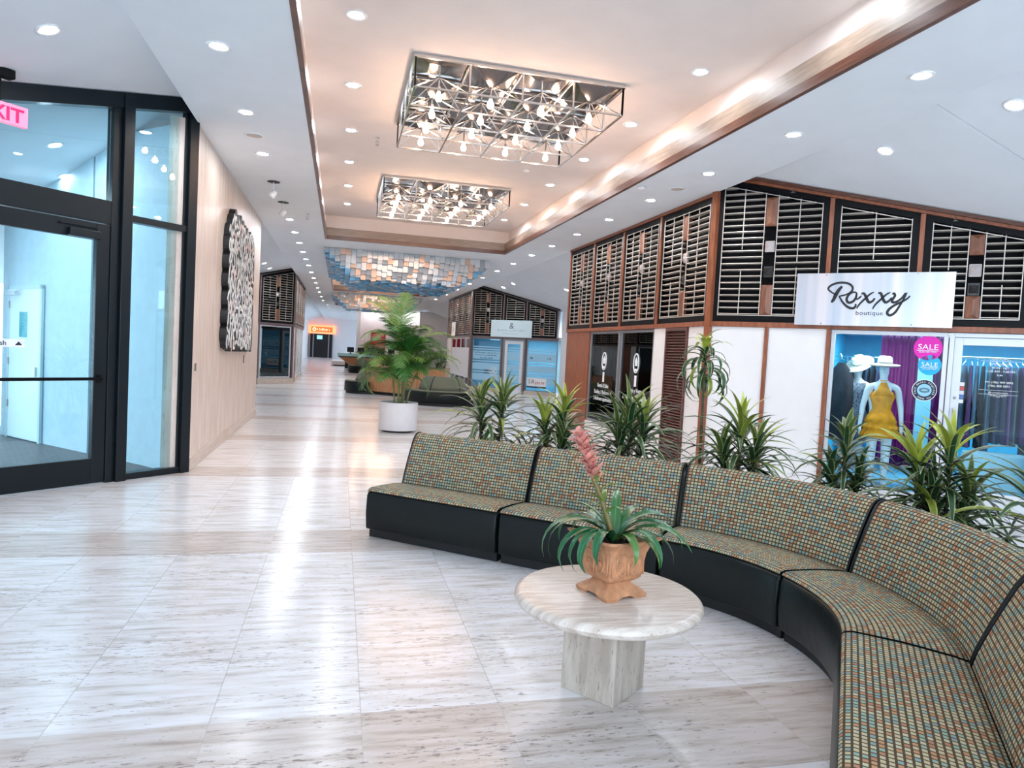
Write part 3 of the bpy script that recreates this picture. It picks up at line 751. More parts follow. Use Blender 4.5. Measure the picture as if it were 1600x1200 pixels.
# boutique interior
CYW = mat('boutique_wall', (.05, .48, .70), .6, var=.1); BFL = mat('boutique_floor', (.30, .62, .74), .25)
def room(name, corners, z1, m_wall, m_floor=None, m_ceil=None):
    for i in range(len(corners)):
        a, b = Vector(corners[i]), Vector(corners[(i+1) % len(corners)])
        if i in (0,): continue        # front side is the shop front
        dd = (b-a).normalized(); n = Vector((dd.y, -dd.x))*.06
        MB().prism([tuple(a), tuple(b), tuple(b+n), tuple(a+n)], 0, z1).build('wall_'+name, m_wall, kind=ST)
    if m_floor: MB().prism([tuple(c) for c in corners], .001, .012).build('floor_'+name, m_floor, kind=ST)
    MB().prism([tuple(c) for c in corners], z1, z1+.05).build('ceiling_'+name, m_ceil or WHITE, kind=ST)
q = lambda x, y: tuple(bf(x, y).xy)
room('boutique', [q(1.50, .14), q(4.05, .14), q(4.9, .99), q(4.9, 3.2), q(1.50, 3.2)], 2.20, CYW, BFL, WHITE)
t = thing('ceiling_panel_lamp', 'long cool ceiling lamp inside the boutique above the clothes', 'ceiling light', tuple(bf(3.2, 1.7, 2.19)), A45)
box_obj('lamp', -1.2, 1.2, -.35, .35, -.02, -.001, mat('store_lamp', (1, 1, 1), .5, emit=(.62, .90, 1), es=LAMP_STORE), t)
box_obj('casing', -1.22, 1.22, -.37, .37, -.018, .0, ALU, t)
t = thing('ceiling_panel_lamp', 'short added fill lamp just inside the boutique window above the mannequins', 'ceiling light', tuple(bf(2.15, .42, 2.19)), A45)  # extra lamp, added to brighten the dress and mannequins
box_obj('lamp', -.5, .5, -.10, .10, -.02, -.001, mat('window_lamp', (1, 1, 1), .5, emit=(1, .97, .92), es=26), t)
box_obj('casing', -.52, .52, -.12, .12, -.018, .0, ALU, t)
# fitting-room column and purple curtain
o = box_obj('wall_boutique_column', 2.62, 2.80, .95, 1.1, 0, 2.19, mat('cyan_column', (.25, .70, .90), .5), kind=ST); o.location = OB; o.rotation_euler = (0, 0, A45)
t = thing('purple_curtain', 'deep purple pleated curtain hanging behind the mannequin', 'curtain', tuple(bf(2.14, 1.35, 0)), A45)
rows = []
for k in range(8):
    z = .25+1.88*k/7; rows.append([(.86*i/64, .035*math.sin(i*.95+.3*math.sin(k))*(1.1-.05*k), z) for i in range(65)])
o = MB().grid(rows).build('fabric', mat('purple_velvet', (.20, .008, .17), .7), t, smooth=True, fix=False); so = o.modifiers.new('s', 'SOLIDIFY'); so.thickness = .004
MB().tube([(-.02, 0, 2.15), (.88, 0, 2.15)], .012, 8).build('curtain_rod', CHROME, t)
# clothes rails with garments
def rail(label, x, y, ln, rz, z=1.82):
    t = thing('clothes_rail', label, 'clothes rail', tuple(bf(x, y, 0)), A45+rz)
    MB().tube([(0, 0, z), (ln, 0, z)], .013, 8).build('bar', CHROME, t)
    for xx in (.02, ln-.02): MB().tube([(xx, 0, .02), (xx, 0, z-.014)], .012, 8).box(xx-.02, xx+.02, -.2, .2, .0125, .03).build('upright', CHROME, t)
    return t
GC = [(.02, .03, .09), (.05, .09, .16), (.10, .04, .16), (.02, .02, .03), (.14, .22, .30), (.03, .05, .12), (.20, .10, .30), (.30, .42, .52), (.012, .012, .02), (.06, .14, .22)]
NAMES = ['navy', 'slate blue', 'plum', 'black', 'grey-blue', 'dark blue', 'violet', 'pale blue', 'jet black', 'teal blue']
gcount = {}
def garment(x, y, rz, ci, ln, wd_, where, z=1.81):
    k = (ci, where); gcount[k] = gcount.get(k, 0)+1
    t = thing('hanging_garment', '%s garment hanging %s%s' % (NAMES[ci], where, '' if gcount[k] == 1 else ', %s one of its colour' % ORD[gcount[k]-1]), 'clothing', tuple(bf(x, y, z)), A45+rz, 'garments on the boutique rails')
    ph = random.random()*6; rows = []
    for k in range(9):
        f = k/8; zz = -.10-ln*f; hw = (.05+.17*min(1, f*6)) if f < .17 else .19+wd_*f
        rows.append([(.022*(1+f)*math.cos(a)+.012*f*math.sin(a*4+ph), hw*math.sin(a)*(1+.06*math.sin(5*a+ph)), zz) for a in [2*math.pi*i/24 for i in range(25)]])
    MB().grid(rows).build('cloth', mat('cloth%d' % ci, GC[ci], .8, var=.35, vscale=9), t, smooth=True)
    MB().tube([(0, -.17, -.10), (0, 0, -.045), (0, .17, -.10)], .005, 6).tube([(0, 0, -.045), (0, 0, -.01), (0, .014, .012), (0, .02, .028), (0, 0, .034)], .003, 5).build('hanger', CHROME, t)
rail('chrome clothes rail at the back of the boutique behind the hatted mannequin', 1.6, 2.35, 1.1, 0)
for i in range(14): garment(1.62+.075*i, 2.35, R(random.uniform(-12, 12)), random.choice([0, 1, 3, 5, 2]), random.uniform(.65, .95), .02, 'on the rail behind the hatted mannequin')
rail('chrome clothes rail behind the boutique door glass', 3.05, 1.35, 1.65, 0, 1.86)
for i in range(23): garment(3.10+.07*i, 1.35, R(random.uniform(-14, 14)), random.randrange(10), random.uniform(.9, 1.4), .05, 'behind the boutique door glass', 1.85)
garment(1.68, .85, R(60), 3, 1.1, .03, 'at the left edge of the boutique window', 1.80); 
o = MB().tube([(1.58, 1.0, 1.79), (1.85, .72, 1.79)], .01, 6).build('wall_rail', CHROME); o.location = OB; o.rotation_euler = (0, 0, A45); tag(o, 'short chrome wall rail at the left edge of the boutique window', 'clothes rail')
# low display table with pale cloth
t = thing('display_table', 'low display table under a pale blue cloth behind the door glass', 'table', tuple(bf(3.55, .72, .012)), A45)
rows = []
for k in range(5):
    f = k/4; s_ = 1+.10*f; rows.append([((.36+.05*f+.015*math.sin(9*a)*f)*(abs(math.cos(a))**.5*(1 if math.cos(a) > 0 else -1)), (.24+.04*f+.015*math.sin(9*a)*f)*(abs(math.sin(a))**.5*(1 if math.sin(a) > 0 else -1)), .62-.60*f) for a in [2*math.pi*i/72 for i in range(73)]])
mbx = MB().grid(rows); mbx.add(rows[0][:-1], [tuple(range(72))]); mbx.build('cloth', mat('pale_cloth', (.45, .75, .85), .7), t, smooth=True)
MB().box(-.3, .3, -.2, .2, .0, .60).build('body', ALUD, t)

# mannequins
def skin_body(name, joints, m_, parent, sub=2, root=0):
    """joints: {name:(pos, rx, ry, parentname)}"""
    me = bpy.data.meshes.new(name); bm = bmesh.new(); sk = bm.verts.layers.skin.verify(); V = {}
    for k, (p, rx, ry, par) in joints.items():
        v = bm.verts.new(p); v[sk].radius = (rx, ry); V[k] = v
        if par: bm.edges.new((V[par], v))
        else: v[sk].use_root = True
    bm.to_mesh(me); bm.free(); me.materials.append(m_)
    o = bpy.data.objects.new(name, me); col.objects.link(o); o.parent = parent
    md = o.modifiers.new('skin', 'SKIN'); md.use_smooth_shade = True
    sb = o.modifiers.new('sub', 'SUBSURF'); sb.levels = sub; sb.render_levels = sub
    return o
def mannequin(label, loc, rz, dress, hat, hat_tilt=0, arms=True):
    t = thing('mannequin', label, 'mannequin', loc, rz, 'mannequins in the boutique window')
    J = {'pelvis': ((0, 0, .92), .13, .09, None), 'waist': ((0, 0, 1.08), .095, .075, 'pelvis'), 'chest': ((0, -.01, 1.26), .125, .095, 'waist'), 'neckb': ((0, 0, 1.42), .06, .055, 'chest'), 'neck': ((0, 0, 1.48), .042, .042, 'neckb'),
         'chin': ((0, -.015, 1.55), .058, .062, 'neck'), 'head': ((0, 0, 1.635), .072, .088, 'chin'), 'crown': ((0, .01, 1.70), .05, .06, 'head')}
    for s_, n in ((-1, 'l'), (1, 'r')):
        J['hip'+n] = ((s_*.085, 0, .84), .085, .085, 'pelvis'); J['knee'+n] = ((s_*.085, -.01*s_, .48), .055, .058, 'hip'+n); J['calf'+n] = ((s_*.085, .01, .34), .05, .054, 'knee'+n)
        J['ankle'+n] = ((s_*.085, .02, .09), .032, .036, 'calf'+n); J['toe'+n] = ((s_*.10, -.13, .035), .032, .022, 'ankle'+n)
        J['sho'+n] = ((s_*.17, 0, 1.385), .048, .048, 'neckb'); J['elb'+n] = ((s_*.225, .01, 1.12), .036, .038, 'sho'+n); J['wri'+n] = ((s_*.245, -.03, .88), .023, .026, 'elb'+n)
        J['palm'+n] = ((s_*.248, -.035, .82), .016, .034, 'wri'+n)
        for k in range(4): J['f%d' % k+n] = ((s_*.25, -.065+.02*k, .735+.008*abs(k-1.5)), .0075, .0075, 'palm'+n)
        J['th'+n] = ((s_*.235, -.075, .785), .008, .008, 'palm'+n)
    skin_body('body', J, mat('mannequin_white', (.72, .80, .84), .35), t)
    fm = MB().tube([(0, -.088, 1.640), (0, -.101, 1.617), (0, -.088, 1.606)], [.006, .011, .006], 8)
    fm.build('nose', mat('mannequin_white', (.72, .80, .84), .35), t, smooth=True)
    MB().tube([(-.020, -.079, 1.577), (0, -.085, 1.579), (.020, -.079, 1.577)], [.002, .006, .002], 6).build('mouth', mat('mannequin_lip', (.60, .58, .60), .4), t, smooth=True)
    # dress: bodice + tiered skirt
    rows = []
    prof = dress['prof']
    for i, (z, rx, ry) in enumerate(prof):
        rows.append([(rx*math.cos(a)*(1+dress['ruf']*(i/len(prof))*math.sin(14*a+i)), ry*math.sin(a)*(1+dress['ruf']*(i/len(prof))*math.sin(14*a+i)), z) for a in [2*math.pi*k/56 for k in range(57)]])
    o = MB().grid(rows).build('dress', dress['mat'], t, smooth=True, fix=False); so = o.modifiers.new('s', 'SOLIDIFY'); so.thickness = .006
    if dress.get('halter'):
        MB().grid([[(-.115+.23*i/8, -.102-.02*math.sin(math.pi*i/8), 1.27) for i in range(9)], [(-.07+.14*i/8, -.095-.012*math.sin(math.pi*i/8), 1.36) for i in range(9)], [(-.035+.07*i/8, -.062, 1.45) for i in range(9)]]).build('halter_front', dress['mat'], t, smooth=True, fix=False).modifiers.new('s', 'SOLIDIFY').thickness = .006
        MB().tube([(.047*math.cos(a), .047*math.sin(a), 1.47) for a in [2*math.pi*k/20 for k in range(20)]], .009, 6, closed=True).build('halter_collar', dress['mat'], t)
    T = Matrix.Translation((0, -.0, 1.70)) @ Matrix.Rotation(hat_tilt, 4, 'X')
    MB().lathe([(.088, -.02), (.17, -.035), (.19, -.02), (.175, -.01), (.092, .0), (.082, .085), (.06, .10), (.0001, .102)], 36, T, sy=1.08).build('hat', hat, t, smooth=True)
    MB().lathe([(.0925, .0), (.090, .028)], 30, T, sy=1.08).build('hat_band', mat('hat_band', (.35, .35, .33), .7), t)
    MB().lathe([(.0001, 0), (.17, 0), (.17, .012), (.03, .016), (.0001, .016)], 30).build('stand', CHROME, t)
    return t
YEL = mat('yellow_fabric', (.95, .36, .01), .75, var=.25, vscale=14)
tiers = [(1.33, .115, .088), (1.26, .150, .112), (1.18, .118, .098), (1.09, .104, .088), (1.05, .125, .108), (.98, .165, .14), (.925, .19, .16), (.92, .175, .15), (.86, .205, .17), (.835, .215, .18), (.83, .195, .165), (.77, .225, .19), (.72, .24, .20)]
mannequin('white mannequin in a short tiered yellow halter dress and wide grey hat', tuple(bf(2.24, .47, .012)), A45+R(8), dict(prof=tiers, ruf=.09, mat=YEL, halter=True), mat('grey_hat', (.42, .44, .40), .8), R(4))
PTN = mat('patterned_fabric', (.12, .17, .24), .8, var=.9, vscale=45)
tiers2 = [(1.42, .15, .10), (1.30, .158, .112), (1.2, .125, .105), (1.08, .115, .098), (.95, .16, .13), (.75, .18, .15), (.62, .20, .16)]
mannequin('mannequin in a dark speckled dress and pale hat, left of the yellow dress', tuple(bf(1.90, .88, .012)), A45+R(-25), dict(prof=tiers2, ruf=.02, mat=PTN), mat('straw_hat', (.55, .58, .52), .8), R(38))
t = thing('bracelet', 'black bracelet on the wrist of the yellow-dressed mannequin', 'bracelet', tuple(bf(2.24, .47, 0)), A45+R(8))
MB().tube([(.246+.034*math.cos(a), -.02+.034*math.sin(a), .90) for a in [2*math.pi*k/16 for k in range(16)]], .006, 6, closed=True).build('band', BLACKF, t)

# ------------------------------------------------------------------ side of the near right block, along the corridor
SW = R(-90); YS1 = 15.4; LS = YS1-9.0
OS = (XR, YS1, 0)                                        # local x runs towards the camera
zs = lambda x: ZS
timber_frame('red-brown timber frame of the near right block along the corridor', OS, SW, LS, [.03, 1.58, 3.13, 4.69], zs, 0, [])
lab = ['fourth from', 'third from', 'second from', 'nearest']
for k, (a, b) in enumerate(((.06, 1.55), (1.61, 3.10), (3.16, 4.66), (4.72, 6.33))):
    louvre_panel('upper louvre panel of the near right block facing the corridor, %s its corner post' % lab[k], 'louvre panels along the near right block', (XR, YS1-a, 0), SW, b-a, ZH+.03, ZS-.05, ZS-.05, True, .088, deep=.07)
t = thing('corner_post', 'orange-brown wooden corner post of the near right block', 'post', (XR, 9.0, 0), R(-67.5))
MB().box(-.045, .045, -.055, .04, 0, ZS+.0).build('post', WOOD, t, bevel=.004)
wl('wall_corridor_side', 0, .75, WOOD, OS, SW); wl('wall_corridor_side', .758, 1.50, WOOD, OS, SW)
window_unit(2, 1.52, 3.08, .25, ZH-.05, OS, SW, ALUD, GLASSD, .05); window_unit(3, 3.16, 4.60, .25, ZH-.05, OS, SW, ALUD, GLASSD, .05)
wl('wall_corridor_side', 1.50, 4.62, WPANEL, OS, SW, 0, .08, 0, .245); wl('wall_corridor_side', 3.085, 3.155, ALUD, OS, SW, .0, .08, .25)
wl('wall_corridor_side', 4.63, 5.09, WPANEL, OS, SW)
wl('wall_corridor_side', 5.82, 6.36, WPANEL, OS, SW)
t = thing('louvred_shutter', 'tall dark brown louvred shutter between white wall panels', 'shutter', (XR, YS1-5.10, 0), SW)
mb = MB(); z = .09
while z < 2.05:
    mb.box(.03, .68, -.022, .03, z-.004, z+.004, Matrix.Translation((0, 0, 0)) @ Matrix.Translation((0, 0, z)) @ Matrix.Rotation(R(35), 4, 'X') @ Matrix.Translation((0, 0, -z))); z += .045
mb.build('slats', SHUT, t)
MB().box(0, .03, -.03, .05, .0, ZH-.05).box(.68, .71, -.03, .05, 0, ZH-.05).box(.03, .68, -.03, .05, 0, .06).box(.03, .68, -.03, .05, 2.07, ZH-.05).box(.03, .68, .045, .055, .06, 2.07).build('frame', SHUT, t)
def window_notice(label, x, lines):
    t = thing('window_lettering', label, 'lettering', (XR+.030, YS1-x, 0), SW)
    mb = MB().tube([(.11*math.cos(a), 0, 1.52+.17*math.sin(a)) for a in [2*math.pi*k/28 for k in range(28)]], .012, 5, closed=True)
    mb.prism([(-.05, 1.47), (.05, 1.47), (.06, 1.56), (.0, 1.63), (-.06, 1.56)], 0, .003, axis='y').box(-.055, .055, 0, .003, 1.38, 1.42)
    mb.box(-.045, .045, 0, .003, 1.10, 1.30); mb.build('key_emblem', TEXTW, t)
    z = .99
    for l in lines: text('lettering_line', l, .115, 0, 0, z, TEXTW, t, sx=.9); z -= .135
window_notice('white key emblem and English apartment lettering on the dark window, farther pane', 2.35, ['Rental & Sales', 'Studios, 1 Bedroom &', '2 Bedroom apartments'])
window_notice('white key emblem and Spanish apartment lettering on the dark window, nearer pane', 3.90, ['Renta y Venta', 'de Apartamentos Studios', '1 y 2 habitaciones'])
for (x, y0, y1, l) in ((1.68, 1.32, 1.58, 'small bright blue poster inside the farther dark window'), (2.85, 1.35, 1.62, 'small white paper notice at the edge of the farther dark window')):
    o = box_obj('poster', -.09 if x < 2 else -.06, .09 if x < 2 else .06, 0, .003, y0, y1, mat('poster_blue', (.15, .5, .7), .5) if x < 2 else TEXTW, None); o.location = (XR+.062, YS1-x, 0); o.rotation_euler = (0, 0, SW); tag(o, l, 'poster')
t = thing('white_display_stand', 'white display pedestal inside the nearer dark window', 'pedestal', (XR+.5, YS1-4.1, 0), SW)
MB().prism([(-.22, .9), (.22, .9), (.12, 0), (-.12, 0)], -.12, .12, axis='y').build('body', WPANEL, t); box_obj('top', -.25, .25, -.15, .15, .9, .93, WPANEL, t)
# office interior (dark)
OFW = mat('office_wall', (.16, .22, .23), .7)
MB().box(XR+2.0, XR+2.1, 10.7, 15.2, 0, 2.2).build('wall_office', OFW, kind=ST)
MB().box(XR+.15, XR+2.0, 10.6, 10.7, 0, 2.2).build('wall_office', OFW, kind=ST); MB().box(XR+.15, XR+2.0, 15.1, 15.2, 0, 2.2).build('wall_office', OFW, kind=ST)
MB().box(XR+.15, XR+2.1, 10.6, 15.2, 2.2, 2.25).build('ceiling_office', OFW, kind=ST)
# attic void behind the louvres
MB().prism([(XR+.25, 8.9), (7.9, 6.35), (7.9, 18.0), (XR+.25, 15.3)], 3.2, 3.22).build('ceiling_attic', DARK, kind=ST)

# ================================================================== far right shop
O2 = (XR, 27.63, 0)
def f2(x, y, z=0): return Vector((XR+(x+y)*SQ, 27.63+(-x+y)*SQ, z))
GREYW = mat('greyed_wood', (.16, .11, .11), .4)
timber_frame('brown timber frame of the far right glass shop front', O2, A45, 4.0, [0, 1.50, 2.55, 3.9], ztf, 0, [.03, 1.48, 2.55], DARK, GREYW)
g = 'gable louvre panels of the far glass shop'
louvre_panel('gable louvre panel of the far glass shop, left of its white sign', g, tuple(f2(.03, 0)), A45, 1.43, ZH+.03, ztf(.03)-.05, ztf(1.46)-.05)
louvre_panel('gable louvre panel of the far glass shop, above its white sign', g, tuple(f2(1.54, 0)), A45, .97, ZH+.03, ztf(1.54)-.05, ztf(2.51)-.05, False)
louvre_panel('gable louvre panel of the far glass shop, right of its white sign', g, tuple(f2(2.59, 0)), A45, 1.28, ZH+.03, ztf(2.59)-.05, ztf(3.87)-.05)
wl('wall_glass_shop_kerb', 0, 1.5, TRAVB, O2, A45, -.02, .14, 0, .13); wl('wall_glass_shop_kerb', 2.55, 4.0, TRAVB, O2, A45, -.02, .14, 0, .13)
window_unit(4, .06, 1.45, .14, ZH-.05, O2, A45, ALUD, GLASSB, .04); window_unit(5, 2.60, 3.95, .14, ZH-.05, O2, A45, ALUD, GLASSB, .04)
d = sthing('door_2', O2, A45)
MB().box(1.53, 1.60, 0, .08, 0, ZH-.05).box(2.45, 2.52, 0, .08, 0, ZH-.05).box(1.60, 2.45, 0, .08, ZH-.12, ZH-.05).build('door_frame', ALUD, d)
MB().box(1.61, 1.73, .02, .07, .02, ZH-.13).box(2.32, 2.44, .02, .07, .02, ZH-.13).box(1.73, 2.32, .02, .07, ZH-.25, ZH-.13).box(1.73, 2.32, .02, .07, .02, .25).build('door_leaf', mat('white_door_leaf', (.74, .76, .80), .4), d)
box_obj('glass', 1.73, 2.32, .04, .048, .25, ZH-.25, GLASSB, d)
FROST = mat('frosted_film', (.34, .62, .82), .5)
def film(label, x0, x1, bands, y=.025):
    t = thing('frosted_film', label, 'window film', tuple(f2(x0, y)), A45, 'frosted films on the far glass shop')
    mb = MB()
    for a, b in bands: mb.box(0, x1-x0, 0, .003, a, b)
    mb.build('film', FROST, t); return t
bands = [(.42, .70), (.74, .80), (.85, 1.12), (1.17, 1.22), (1.27, 1.60), (1.64, 1.69), (1.74, 1.78)]
t = film('blue frosted film with dark text on the left pane of the far shop', .11, 1.40, bands)
INKB = mat('blue_ink', (.02, .12, .22), .5)
faint_line(t, .08, 1.22, 1.50, .06, INKB, 1, -.003); faint_line(t, .12, 1.15, 1.41, .045, INKB, 2, -.003); faint_line(t, .35, .95, 1.295, .06, INKB, 3, -.003)
mb = MB()
for s_ in (.11, .07):
    for k in range(4): mb.tube([(1.0+s_*math.cos(a)+.09*(1 if k % 2 else -1)*(k < 2), -.002, .80+s_*math.sin(a)+.09*(1 if k % 2 else -1)*(k >= 2)) for a in [2*math.pi*i/16 for i in range(16)]], .006, 4, closed=True)
mb.build('quatrefoil_emblem', TEXTW, t)
film('blue frosted film on the door glass of the far shop', 1.74, 2.31, bands, .035)
t = film('blue frosted film on the right pane of the far shop', 2.65, 3.90, bands)
text('lettering_line', 'S&', .13, .18, -.002, 1.38, TEXTK, t); text('lettering_line', '118', .12, .95, -.002, 1.38, TEXTK, t)
t = thing('printed_poster', 'white printed poster low in the right pane of the far shop', 'poster', tuple(f2(2.68, .02)), A45)
box_obj('sheet', 0, .85, 0, .004, .28, .66, TEXTW, t); text('lettering_line', 'S.R', .22, .20, -.001, .44, TEXTK, t); text('lettering_line', '$99.99', .15, .57, -.001, .42, mat('red_ink', (.5, .03, .03), .5), t)
box_obj('footer', 0, .85, -.001, .003, .28, .34, mat('navy', (.01, .015, .05), .5), t)
t = thing('shop_sign', 'pale blue-white sign with an ampersand logo on the far glass shop', 'sign', tuple(f2(.98, -.07, 2.18)), A45)
box_obj('panel', 0, 1.86, -.012, .012, 0, .66, mat('pale_sign', (.66, .80, .84), .4), t)
text('ampersand', '&', .34, .95, -.0135, .33, mat('grey_ink', (.12, .14, .15), .5), t); PINK_ = mat('pale_ink', (.40, .52, .55), .5)
faint_line(t, .30, 1.55, .23, .075, PINK_, 5); faint_line(t, .55, 1.25, .12, .04, PINK_, 6)
ROOMB = mat('glass_shop_wall', (.45, .62, .70), .7)
q = lambda x, y: tuple(f2(x, y).xy)
room('glass_shop', [q(0.0, .16), q(4.0, .16), q(4.0, 3.0), q(-2.6, 3.0), (XR+.16, 33.8), (XR+.16, 27.95)], 2.2, ROOMB, None, WHITE)
t = thing('ceiling_panel_lamp', 'cool ceiling lamp inside the far glass shop', 'ceiling light', tuple(f2(1.6, 1.6, 2.19)), A45)
box_obj('lamp', -1.0, 1.0, -.4, .4, -.02, -.001, mat('store_lamp', (1, 1, 1), .5), t); box_obj('casing', -1.02, 1.02, -.42, .42, -.018, 0, ALU, t)
for x, y, l in ((.45, .7, 'dark desk chair low behind the left pane of the far shop'),):
    t = thing('office_chair', l, 'chair', tuple(f2(x, y)), A45+R(30))
    box_obj('seat', -.22, .22, -.22, .22, .42, .50, DARK, t, bevel=.03); box_obj('backrest', -.2, .2, .18, .24, .55, 1.0, DARK, t, bevel=.03); MB().tube([(0, 0, .05), (0, 0, .42)], .03, 8).box(-.25, .25, -.03, .03, .03, .06).box(-.03, .03, -.25, .25, .03, .06).build('base', ALUD, t)
    MB().tube([(0, .20, .46), (0, .26, .60)], .02, 8).build('back_bracket', ALUD, t)
# side of the far right shop
OS2 = (XR, 34.0, 0)
timber_frame('brown timber frame of the far right shop along the corridor', OS2, SW, 6.33, [.03, 1.6, 3.17, 4.74], zs, 0, [], None, GREYW)
for k, (a, b) in enumerate(((.06, 1.57), (1.63, 3.14), (3.2, 4.71), (4.77, 6.28))):
    louvre_panel('upper louvre panel along the side of the far right shop, %s its corner' % lab[k], 'louvre panels along the far right shop', (XR, 34.0-a, 0), SW, b-a, ZH+.03, ZS-.05, ZS-.05, True, .088, deep=.07)
for k in range(4):
    window_unit(6+k, 6.28-1.28*k-1.25, 6.28-1.28*k, .13, ZH-.05, OS2, SW, ALU, GLASSB, .04)
wl('wall_far_side_end', 0, 1.14, WPANEL, OS2, SW); wl('wall_far_side_kerb', 1.15, 6.33, TRAVB, OS2, SW, 0, .1, 0, .12)
t = thing('small_wall_sign', 'small white sign on the louvres beside the palm', 'sign', (XR-.06, 32.4, 0), SW)
box_obj('panel', 0, 1.0, -.01, .01, 2.22, 2.85, TEXTW, t); text('lettering', '&', .4, .5, -.0125, 2.38, mat('pale_ink', (.40, .52, .55), .5), t)
box_obj('frosted_film', 0, 5.0, .018, .021, .45, 1.7, mat('grey_film', (.55, .62, .70), .5)).location = (XR, 34.0-1.3, 0)
o = bpy.data.objects['frosted_film.003'] if 'frosted_film.003' in bpy.data.objects else None
if o: o.rotation_euler = (0, 0, SW); tag(o, 'long grey frosted film along the side windows of the far shop', 'window film'); o['group'] = 'frosted films on the far glass shop'
# hidden corner post of the far shop
t = thing('corner_post', 'slim brown corner post of the far right glass shop', 'post', (XR, 27.63, 0), R(-67.5)); MB().box(-.045, .045, -.055, .04, 0, ZS).build('post', GREYW, t)

# ================================================================== far left shop
A45L = R(45); Y3 = 26.93
O3 = (XL-4.0*SQ, Y3-4.0*SQ, 0)
def f3(x, y, z=0): return Vector((O3[0]+(x-y)*SQ, O3[1]+(x+y)*SQ, z))
zt3 = lambda x: 4.30-SLOPE*SQ*(4.0-x)-.02
timber_frame('dark timber frame of the far left shop gable', O3, A45L, 4.0, [.1, 1.4, 2.42, 3.97], zt3, 0, [2.42, 3.95], DARK, GREYW)
g = 'gable louvre panels of the far left shop'
louvre_panel('gable louvre panel on the far left shop, fully visible beside the travertine wall', g, tuple(f3(2.46, 0)), A45L, 1.48, ZH+.03, zt3(2.46)-.05, zt3(3.94)-.05)
louvre_panel('gable louvre panel on the far left shop, mostly hidden behind the travertine wall', g, tuple(f3(1.43, 0)), A45L, .96, ZH+.03, zt3(1.43)-.05, zt3(2.39)-.05, False)
window_unit(12, 2.48, 3.88, .22, ZH-.06, O3, A45L, ALU, GLASSD, .05)
wl('wall_left_shop_sill', 2.40, 4.0, TRAVB, O3, A45L, -.03, .12, 0, .215); wl('wall_left_shop', 0, 2.39, WPANEL, O3, A45L)
OS3 = (XL, Y3, 0); NW = R(90)
timber_frame('dark timber frame of the far left shop along the corridor', OS3, NW, 6.4, [.03, 1.62, 3.2, 4.8, 6.37], zs, 0, [], None, GREYW)
for k, (a, b) in enumerate(((.06, 1.59), (1.65, 3.17), (3.23, 4.77), (4.83, 6.34))):
    louvre_panel('upper louvre panel along the side of the far left shop, %s from its corner' % ['nearest', 'second', 'third', 'fourth'][k], 'louvre panels along the far left shop', (XL, Y3+a, 0), NW, b-a, ZH+.03, ZS-.05, ZS-.05, True, .088, deep=.07)
wl('wall_left_shop_side', 0, .5, WPANEL, OS3, NW)
t = thing('brown_door', 'narrow brown wooden door at the corner of the far left shop', 'door', (XL, Y3+.52, 0), NW)
box_obj('leaf', 0, .80, .0, .05, .02, ZH-.06, WOODB, t); MB().tube([(.1, -.03, .95), (.1, -.03, 1.15)], .012, 6).box(.09, .11, -.03, 0, .95, .97).box(.09, .11, -.03, 0, 1.13, 1.15).build('handle', CHROME, t)
for k in range(4): window_unit(13+k, 1.40+1.25*k, 1.40+1.25*(k+1)-.03, .13, ZH-.05, OS3, NW, ALU, mat('curtained_glass', (.48, .56, .62), .25), .05)
wl('wall_left_shop_kerb', 1.35, 6.4, TRAVB, OS3, NW, 0, .1, 0, .12)
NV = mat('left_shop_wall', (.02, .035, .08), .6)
q = lambda x, y: tuple(f3(x, y).xy)
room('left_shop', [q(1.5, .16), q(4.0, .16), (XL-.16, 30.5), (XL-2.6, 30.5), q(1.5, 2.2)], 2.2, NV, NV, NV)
t = thing('reception_desk', 'dark reception desk behind the far left shop window', 'desk', tuple(f3(3.2, .9)), A45L)
box_obj('body', -.6, .6, -.2, .2, 0, .95, DARK, t); box_obj('top', -.65, .65, -.25, .25, .95, .99, mat('navy_top', (.05, .09, .16), .3), t)
for x, l in ((-.25, 'left of two small flower vases on the dark desk in the far left shop'), (.25, 'right of two small flower vases on the dark desk in the far left shop')):
    t = thing('flower_vase', l, 'vase', tuple(f3(3.2+x, .85, .99)), 0, 'vases on the dark desk')
    MB().lathe([(.04, 0), (.05, .06), (.03, .12), (.035, .14)], 14).build('vase', mat('pale_vase', (.5, .6, .75), .2), t)
    mb = MB()
    for k in range(9): a = k*2.4; mb.lathe([(.0001, -.03), (.03, 0), (.0001, .03)], 6, Matrix.Translation((.06*math.cos(a), .06*math.sin(a), .2+.05*(k % 3))))
    mb.tube([(0, 0, .1), (0, 0, .2)], .01, 5); mb.build('flowers', mat('pink_petals', (.5, .15, .3), .6), t)

# ================================================================== entrance door wall (left, 45 degrees)
OD = (-4.5, 5.93, 0); LD = 2.82/SQ                       # length 3.99 to the travertine pier
dx = lambda X: (X+4.5)/SQ
ztd = lambda x: 4.30-SLOPE*SQ*(LD-x)-.01
def fd(x, y, z=0): return Vector((OD[0]+(x-y)*SQ, OD[1]+(x+y)*SQ, z))
xm = dx(-2.265)                                          # centre of the middle mullion
d = sthing('door_3', OD, A45L)
mb = MB()
mb.prism([(0, ztd(0)-.16), (LD, ztd(LD)-.14), (LD, ztd(LD)+.012), (0, ztd(0)+.012)], -.05, .10, axis='y').build('head_frame', DFRAME, d)
MB().box(xm-.06, xm+.05, -.075, .10, 0, ztd(xm)-.02).build('post', DFRAME, d, bevel=.006)
MB().box(xm-.15, xm-.062, -.03, .09, 0, ztd(xm-.1)-.10).build('jamb', DFRAME, d, bevel=.004)
MB().box(LD-.13, LD-.02, -.05, .10, 0, ztd(LD)-.10).build('end_post', DFRAME, d, bevel=.004)
